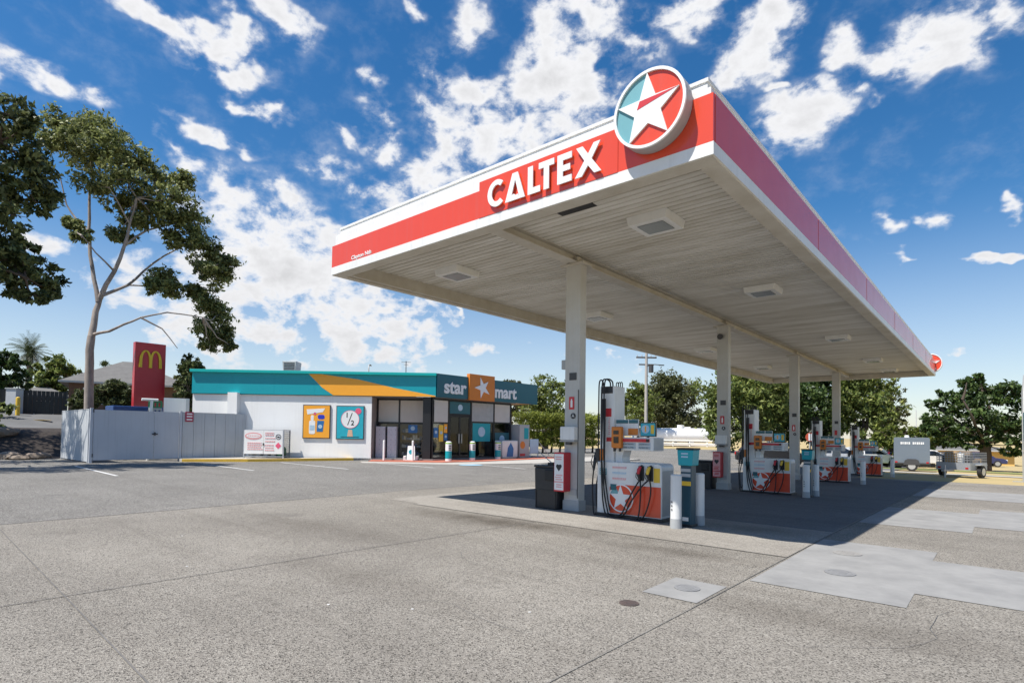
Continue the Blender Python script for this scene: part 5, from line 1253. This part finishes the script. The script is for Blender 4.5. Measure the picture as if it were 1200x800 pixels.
for (xa, xb) in ((-.62*w, -.06*w), (.06*w, .72*w)):
    x = xa; n_ = 5 if xa < 0 else 6; s_ = (xb-xa)/n_
    for i in range(n_): x = xa+i*s_; q.box(x, x+s_*(.62 if i % 2 else .8), -.01, 0, zt-.42+.01*(i % 2), zt-.28)
q.build('lettering', M_white_clean, b)
MB().box(-w-.05, w+.05, .1, 1.4, .3, .44).box(w, w+.9, .7, .8, .32, .42).build('chassis', M_dark, r)
MB().prism([(-.42, .38), (.42, .38), (.34, .66), (.2, .74), (-.2, .74), (-.34, .66)], 'xz', -.12, -.002).build('mudguard', M_dark, r)
wheel(r, 0, -.1, .30, .30, .2); wheel(r, 0, 1.38, .30, .30, .2)
for x in (-w+.12, w-.12): MB().box(x-.06, x+.06, -.02, -.002, .5, .58).build('lamp', M_lampr, r)
MB().cyl((-.25*w, .7, zt), (-.25*w, .7, zt+.14), .14, .1, 14).build('roof_vent', M_white, r)
p = far(1117, 559, 35.2); r = thing('cage_trailer', 'low grey cage trailer heaped with odds and ends beside the dry grass', 'trailer', (p.x, p.y, g(p.x, p.y)), -.35)
MB().box(-.7, .7, 0, 1.7, .38, .42).box(-.72, .72, -.02, .02, .36, .72).box(-.72, -.68, .02, 1.7, .36, .72).box(.68, .72, .02, 1.7, .36, .72).build('tray', M_galv, r)
q = MB()
for i in range(13):
    x = -.7+i*1.4/12; q.box(x-.008, x+.008, -.008, .008, .72, 1.2); 
for i in range(16):
    y_ = i*1.7/15
    for x in (-.7, .7): q.box(x-.008, x+.008, y_-.008, y_+.008, .72, 1.2)
for z in (.84, .96, 1.08, 1.2):
    q.box(-.71, .71, -.012, .012, z-.012, z+.012)
    for x in (-.7, .7): q.box(x-.012, x+.012, 0, 1.7, z-.012, z+.012)
q.build('cage', M_galv, r)
rnd = random.Random(12); ld = MB()
for i in range(22): x, y_, s = rnd.uniform(-.5, .5), rnd.uniform(.15, 1.5), rnd.uniform(.12, .3); ld.box(x-s, x+s, y_-s*.6, y_+s*.6, .42, rnd.uniform(.6, 1.28), mi=i % 4, bev=.02)
ld.build('load', [M_rock, M_white, M_dark, M_ply], r)
wheel(r, .93, .9, .29, .29, -.02) if False else None
t_ = MB().cyl((.74, .85, .29), (.9, .85, .29), .29, n=20).build('wheel', M_tyre, r); MB().cyl((.9, .85, .29), (.915, .85, .29), .18, n=16).build('rim', M_alu, t_)
t_ = MB().cyl((-.9, .85, .29), (-.74, .85, .29), .29, n=20).build('wheel', M_tyre, r)
MB().box(.72, .93, .5, 1.2, .60, .64).build('mudguard', M_grey, r); MB().box(-.06, .06, -1.0, 0, .3, .38).cyl((0, -.8, 0), (0, -.8, .6), .04, n=8).build('drawbar', M_galv, r)
MB().box(.52, .64, -.035, -.02, .42, .5).box(-.64, -.52, -.035, -.02, .42, .5).build('lamp', M_lampr, r)

# ------------------------------------------------------------------ daylight
SUNH = Vector((-.285, -.9585)); SUN_EL = math.radians(62.2)
sd = bpy.data.lights.new('sun', 'SUN'); sd.energy = 5.0; sd.angle = math.radians(.53); sd.color = (1, .955, .89)
so = bpy.data.objects.new('sun', sd); COL.objects.link(so)
dirv = Vector((SUNH.x*math.cos(SUN_EL), SUNH.y*math.cos(SUN_EL), math.sin(SUN_EL))).normalized()
so.rotation_euler = dirv.to_track_quat('Z', 'Y').to_euler()

wd = bpy.data.worlds.new('World'); S.world = wd; wd.use_nodes = True; nt = wd.node_tree; L = nt.links
bg = nt.nodes['Background']; out = nt.nodes['World Output']
sky = node(nt, 'ShaderNodeTexSky'); sky.sky_type = 'NISHITA'; sky.sun_disc = False; sky.sun_elevation = SUN_EL; sky.sun_rotation = math.atan2(SUNH.x, SUNH.y)
sky.altitude = 0; sky.air_density = 1.0; sky.dust_density = .35; sky.ozone_density = 2.2
hs = node(nt, 'ShaderNodeHueSaturation'); hs.inputs['Saturation'].default_value = 1.36; L.new(sky.outputs[0], hs.inputs['Color'])
SKYS = .095
tc = node(nt, 'ShaderNodeTexCoord'); DIR = tc.outputs['Generated']
sx = node(nt, 'ShaderNodeSeparateXYZ'); L.new(DIR, sx.inputs[0])
def mth(op, a, b=None, c=None):
    n = node(nt, 'ShaderNodeMath', operation=op)
    for i, v in enumerate((a, b, c)):
        if v is None: continue
        if isinstance(v, (int, float)): n.inputs[i].default_value = v
        else: L.new(v, n.inputs[i])
    return n.outputs[0]
def mrange(v, a, b, c, d, smooth=False):
    n = node(nt, 'ShaderNodeMapRange'); L.new(v, n.inputs['Value'])
    if smooth: n.interpolation_type = 'SMOOTHSTEP'
    for i, q in zip(('From Min', 'From Max', 'To Min', 'To Max'), (a, b, c, d)): n.inputs[i].default_value = q
    return n.outputs[0]
az = mth('ARCTAN2', sx.outputs[0], sx.outputs[1]); el = mth('ARCSINE', sx.outputs[2])
cb = node(nt, 'ShaderNodeCombineXYZ'); L.new(az, cb.inputs[0]); L.new(el, cb.inputs[1])
# flat cloud-layer coordinates for the detail, so that far clouds get smaller
zz = mth('MAXIMUM', mth('ADD', sx.outputs[2], .18), .05)
pl = node(nt, 'ShaderNodeCombineXYZ'); L.new(mth('DIVIDE', sx.outputs[0], zz), pl.inputs[0]); L.new(mth('DIVIDE', sx.outputs[1], zz), pl.inputs[1])
def wnoise(vec, sc, det, ro, dist=0.):
    n = node(nt, 'ShaderNodeTexNoise'); n.inputs['Scale'].default_value = sc; n.inputs['Detail'].default_value = det; n.inputs['Roughness'].default_value = ro; n.inputs['Distortion'].default_value = dist; L.new(vec, n.inputs['Vector']); return n
iso = node(nt, 'ShaderNodeVectorMath', operation='MULTIPLY'); L.new(DIR, iso.inputs[0]); iso.inputs[1].default_value = (1, 1, 1.5)
wn = wnoise(iso.outputs[0], 7, 4, .6)
vs1 = node(nt, 'ShaderNodeVectorMath', operation='SUBTRACT'); L.new(wn.outputs['Color'], vs1.inputs[0]); vs1.inputs[1].default_value = (.5, .5, .5)
vs2 = node(nt, 'ShaderNodeVectorMath', operation='SCALE'); L.new(vs1.outputs[0], vs2.inputs[0]); vs2.inputs['Scale'].default_value = .16
va = node(nt, 'ShaderNodeVectorMath', operation='ADD'); L.new(cb.outputs[0], va.inputs[0]); L.new(vs2.outputs[0], va.inputs[1])
def azel(px, py): d = ray(px, py).normalized(); return math.atan2(d.x, d.y), math.asin(d.z)
CLOUDS = [(48, 90, 75, 26, 12, 1), (195, 22, 80, 24, 12, 1), (270, 42, 40, 18, 22, .9), (288, 82, 46, 20, 24, 1), (335, 30, 50, 26, 48, 1), (250, 70, 70, 14, 15, .55), (306, 130, 40, 12, 30, .9), (238, 152, 55, 16, 24, .95), (205, 178, 50, 16, 40, .8), (262, 162, 30, 12, 24, .9),
    (270, 250, 60, 40, 50, .95), (330, 320, 130, 80, 35, 1.15), (420, 375, 130, 50, 12, 1.0), (240, 370, 90, 70, 10, .9), (150, 330, 70, 40, 0, .7), (60, 290, 60, 24, 10, .75), (345, 240, 14, 9, 10, .7), (300, 400, 120, 40, 0, .8),
    (440, 118, 22, 22, 30, .8), (440, 165, 34, 22, 30, .9), (420, 210, 70, 22, 20, .65), (510, 215, 80, 40, -20, 1.0), (560, 110, 75, 26, 22, .95), (650, 75, 80, 62, -40, 1.1), (600, 160, 110, 46, -8, 1.0), (690, 115, 50, 46, -30, .95), (545, 22, 26, 30, 50, .85), (490, 4, 20, 14, 20, .7),
    (795, 15, 52, 34, 0, 1), (880, 48, 72, 38, -48, 1.05), (945, 130, 66, 48, -25, 1.0), (1000, 40, 30, 26, 0, .9), (1085, 52, 92, 42, -12, 1.08), (908, 92, 18, 12, 0, .7), (1190, 14, 34, 24, 30, .95), (1030, 125, 12, 8, 0, .6),
    (1093, 266, 36, 17, 0, 1), (1028, 275, 22, 13, 10, .9), (1044, 310, 26, 9, 0, .95), (1172, 300, 40, 8, -6, .8), (1196, 245, 14, 10, -20, .8), (1130, 416, 70, 9, -4, .5), (690, 10, 60, 34, 10, 1.0), (640, 30, 40, 40, 40, .9), (600, 120, 60, 40, -10, .95), (520, 150, 40, 24, 30, .8), (455, 250, 40, 26, 20, .8), (380, 205, 26, 12, 20, .6), (400, 160, 14, 10, 20, .6), (740, 60, 40, 30, 20, .75), (300, 180, 30, 10, 30, .6), (960, 90, 30, 24, -30, .85), (1010, 110, 20, 14, 0, .7), (845, 85, 26, 20, -40, .9), (710, 420, 90, 16, 4, .5), (470, 368, 40, 10, 10, .8), (525, 370, 16, 7, 20, .8), (980, 140, 40, 22, -10, .6), (110, 460, 120, 16, 0, .5), (560, 400, 90, 20, 6, .5)]
dens = None
for (px, py, rx, ry, ang, wgt) in CLOUDS:
    a0, e0 = azel(px, py); t = math.radians(ang); a1, e1 = azel(px+rx*math.cos(t), py+rx*math.sin(t)); a2, e2 = azel(px-ry*math.sin(t), py+ry*math.cos(t))
    ra = math.hypot(a1-a0, e1-e0); rot = math.atan2(e1-e0, a1-a0); 
    perp = abs(-(a2-a0)*math.sin(rot)+(e2-e0)*math.cos(rot))
    mp = node(nt, 'ShaderNodeMapping', vector_type='TEXTURE'); mp.inputs['Location'].default_value = (a0, e0, 0); mp.inputs['Rotation'].default_value = (0, 0, rot); mp.inputs['Scale'].default_value = (ra*1.35, perp*1.35, 1)
    L.new(va.outputs[0], mp.inputs['Vector'])
    ln = node(nt, 'ShaderNodeVectorMath', operation='LENGTH'); L.new(mp.outputs[0], ln.inputs[0])
    f = mrange(ln.outputs['Value'], 0, 1, wgt, 0)
    dens = f if dens is None else mth('SMOOTH_MAX', dens, f, .12)
det = wnoise(iso.outputs[0], 19, 9, .60, .15); det2 = wnoise(iso.outputs[0], 52, 5, .6)
dn = mth('ADD', mth('MULTIPLY', mth('SUBTRACT', det.outputs['Fac'], .5), 2.5), mth('MULTIPLY', mth('SUBTRACT', det2.outputs['Fac'], .5), .35))
raw = mth('ADD', dens, mth('MULTIPLY', dn, mrange(dens, .02, .4, .15, 1)))
alpha = mrange(raw, .18, .80, 0, 1, True)
thin = mrange(raw, .04, .5, 0, .22, True)
alpha = mth('MAXIMUM', alpha, thin)
shade = mrange(mth('ADD', raw, mth('MULTIPLY', mth('SUBTRACT', det.outputs['Fac'], .5), .8)), .55, 1.7, 1.0, .74)
low = mrange(el, .0, .35, .90, 1.0)
cc = node(nt, 'ShaderNodeCombineColor'); sv = mth('MULTIPLY', mth('MULTIPLY', shade, low), .685)
L.new(sv, cc.inputs[0]); L.new(mth('MULTIPLY', sv, 1.005), cc.inputs[1]); L.new(mth('MULTIPLY', sv, 1.03), cc.inputs[2])
sk = node(nt, 'ShaderNodeVectorMath', operation='SCALE'); L.new(hs.outputs[0], sk.inputs[0]); sk.inputs['Scale'].default_value = SKYS
mx = node(nt, 'ShaderNodeMix', data_type='RGBA'); L.new(mth('MAXIMUM', alpha, mrange(el, 0., .36, .48, 0, True)), mx.inputs[0]); L.new(sk.outputs[0], mx.inputs[6]); L.new(cc.outputs[0], mx.inputs[7])
L.new(mx.outputs[2], bg.inputs['Color']); bg.inputs['Strength'].default_value = 1.0

S.view_settings.view_transform = 'Standard'; S.view_settings.look = 'None'; S.view_settings.exposure = .50; S.view_settings.gamma = 1
S.render.engine = 'CYCLES'; S.cycles.max_bounces = 8; S.cycles.diffuse_bounces = 4; S.cycles.glossy_bounces = 3; S.cycles.transparent_max_bounces = 12
S.cycles.use_denoising = True
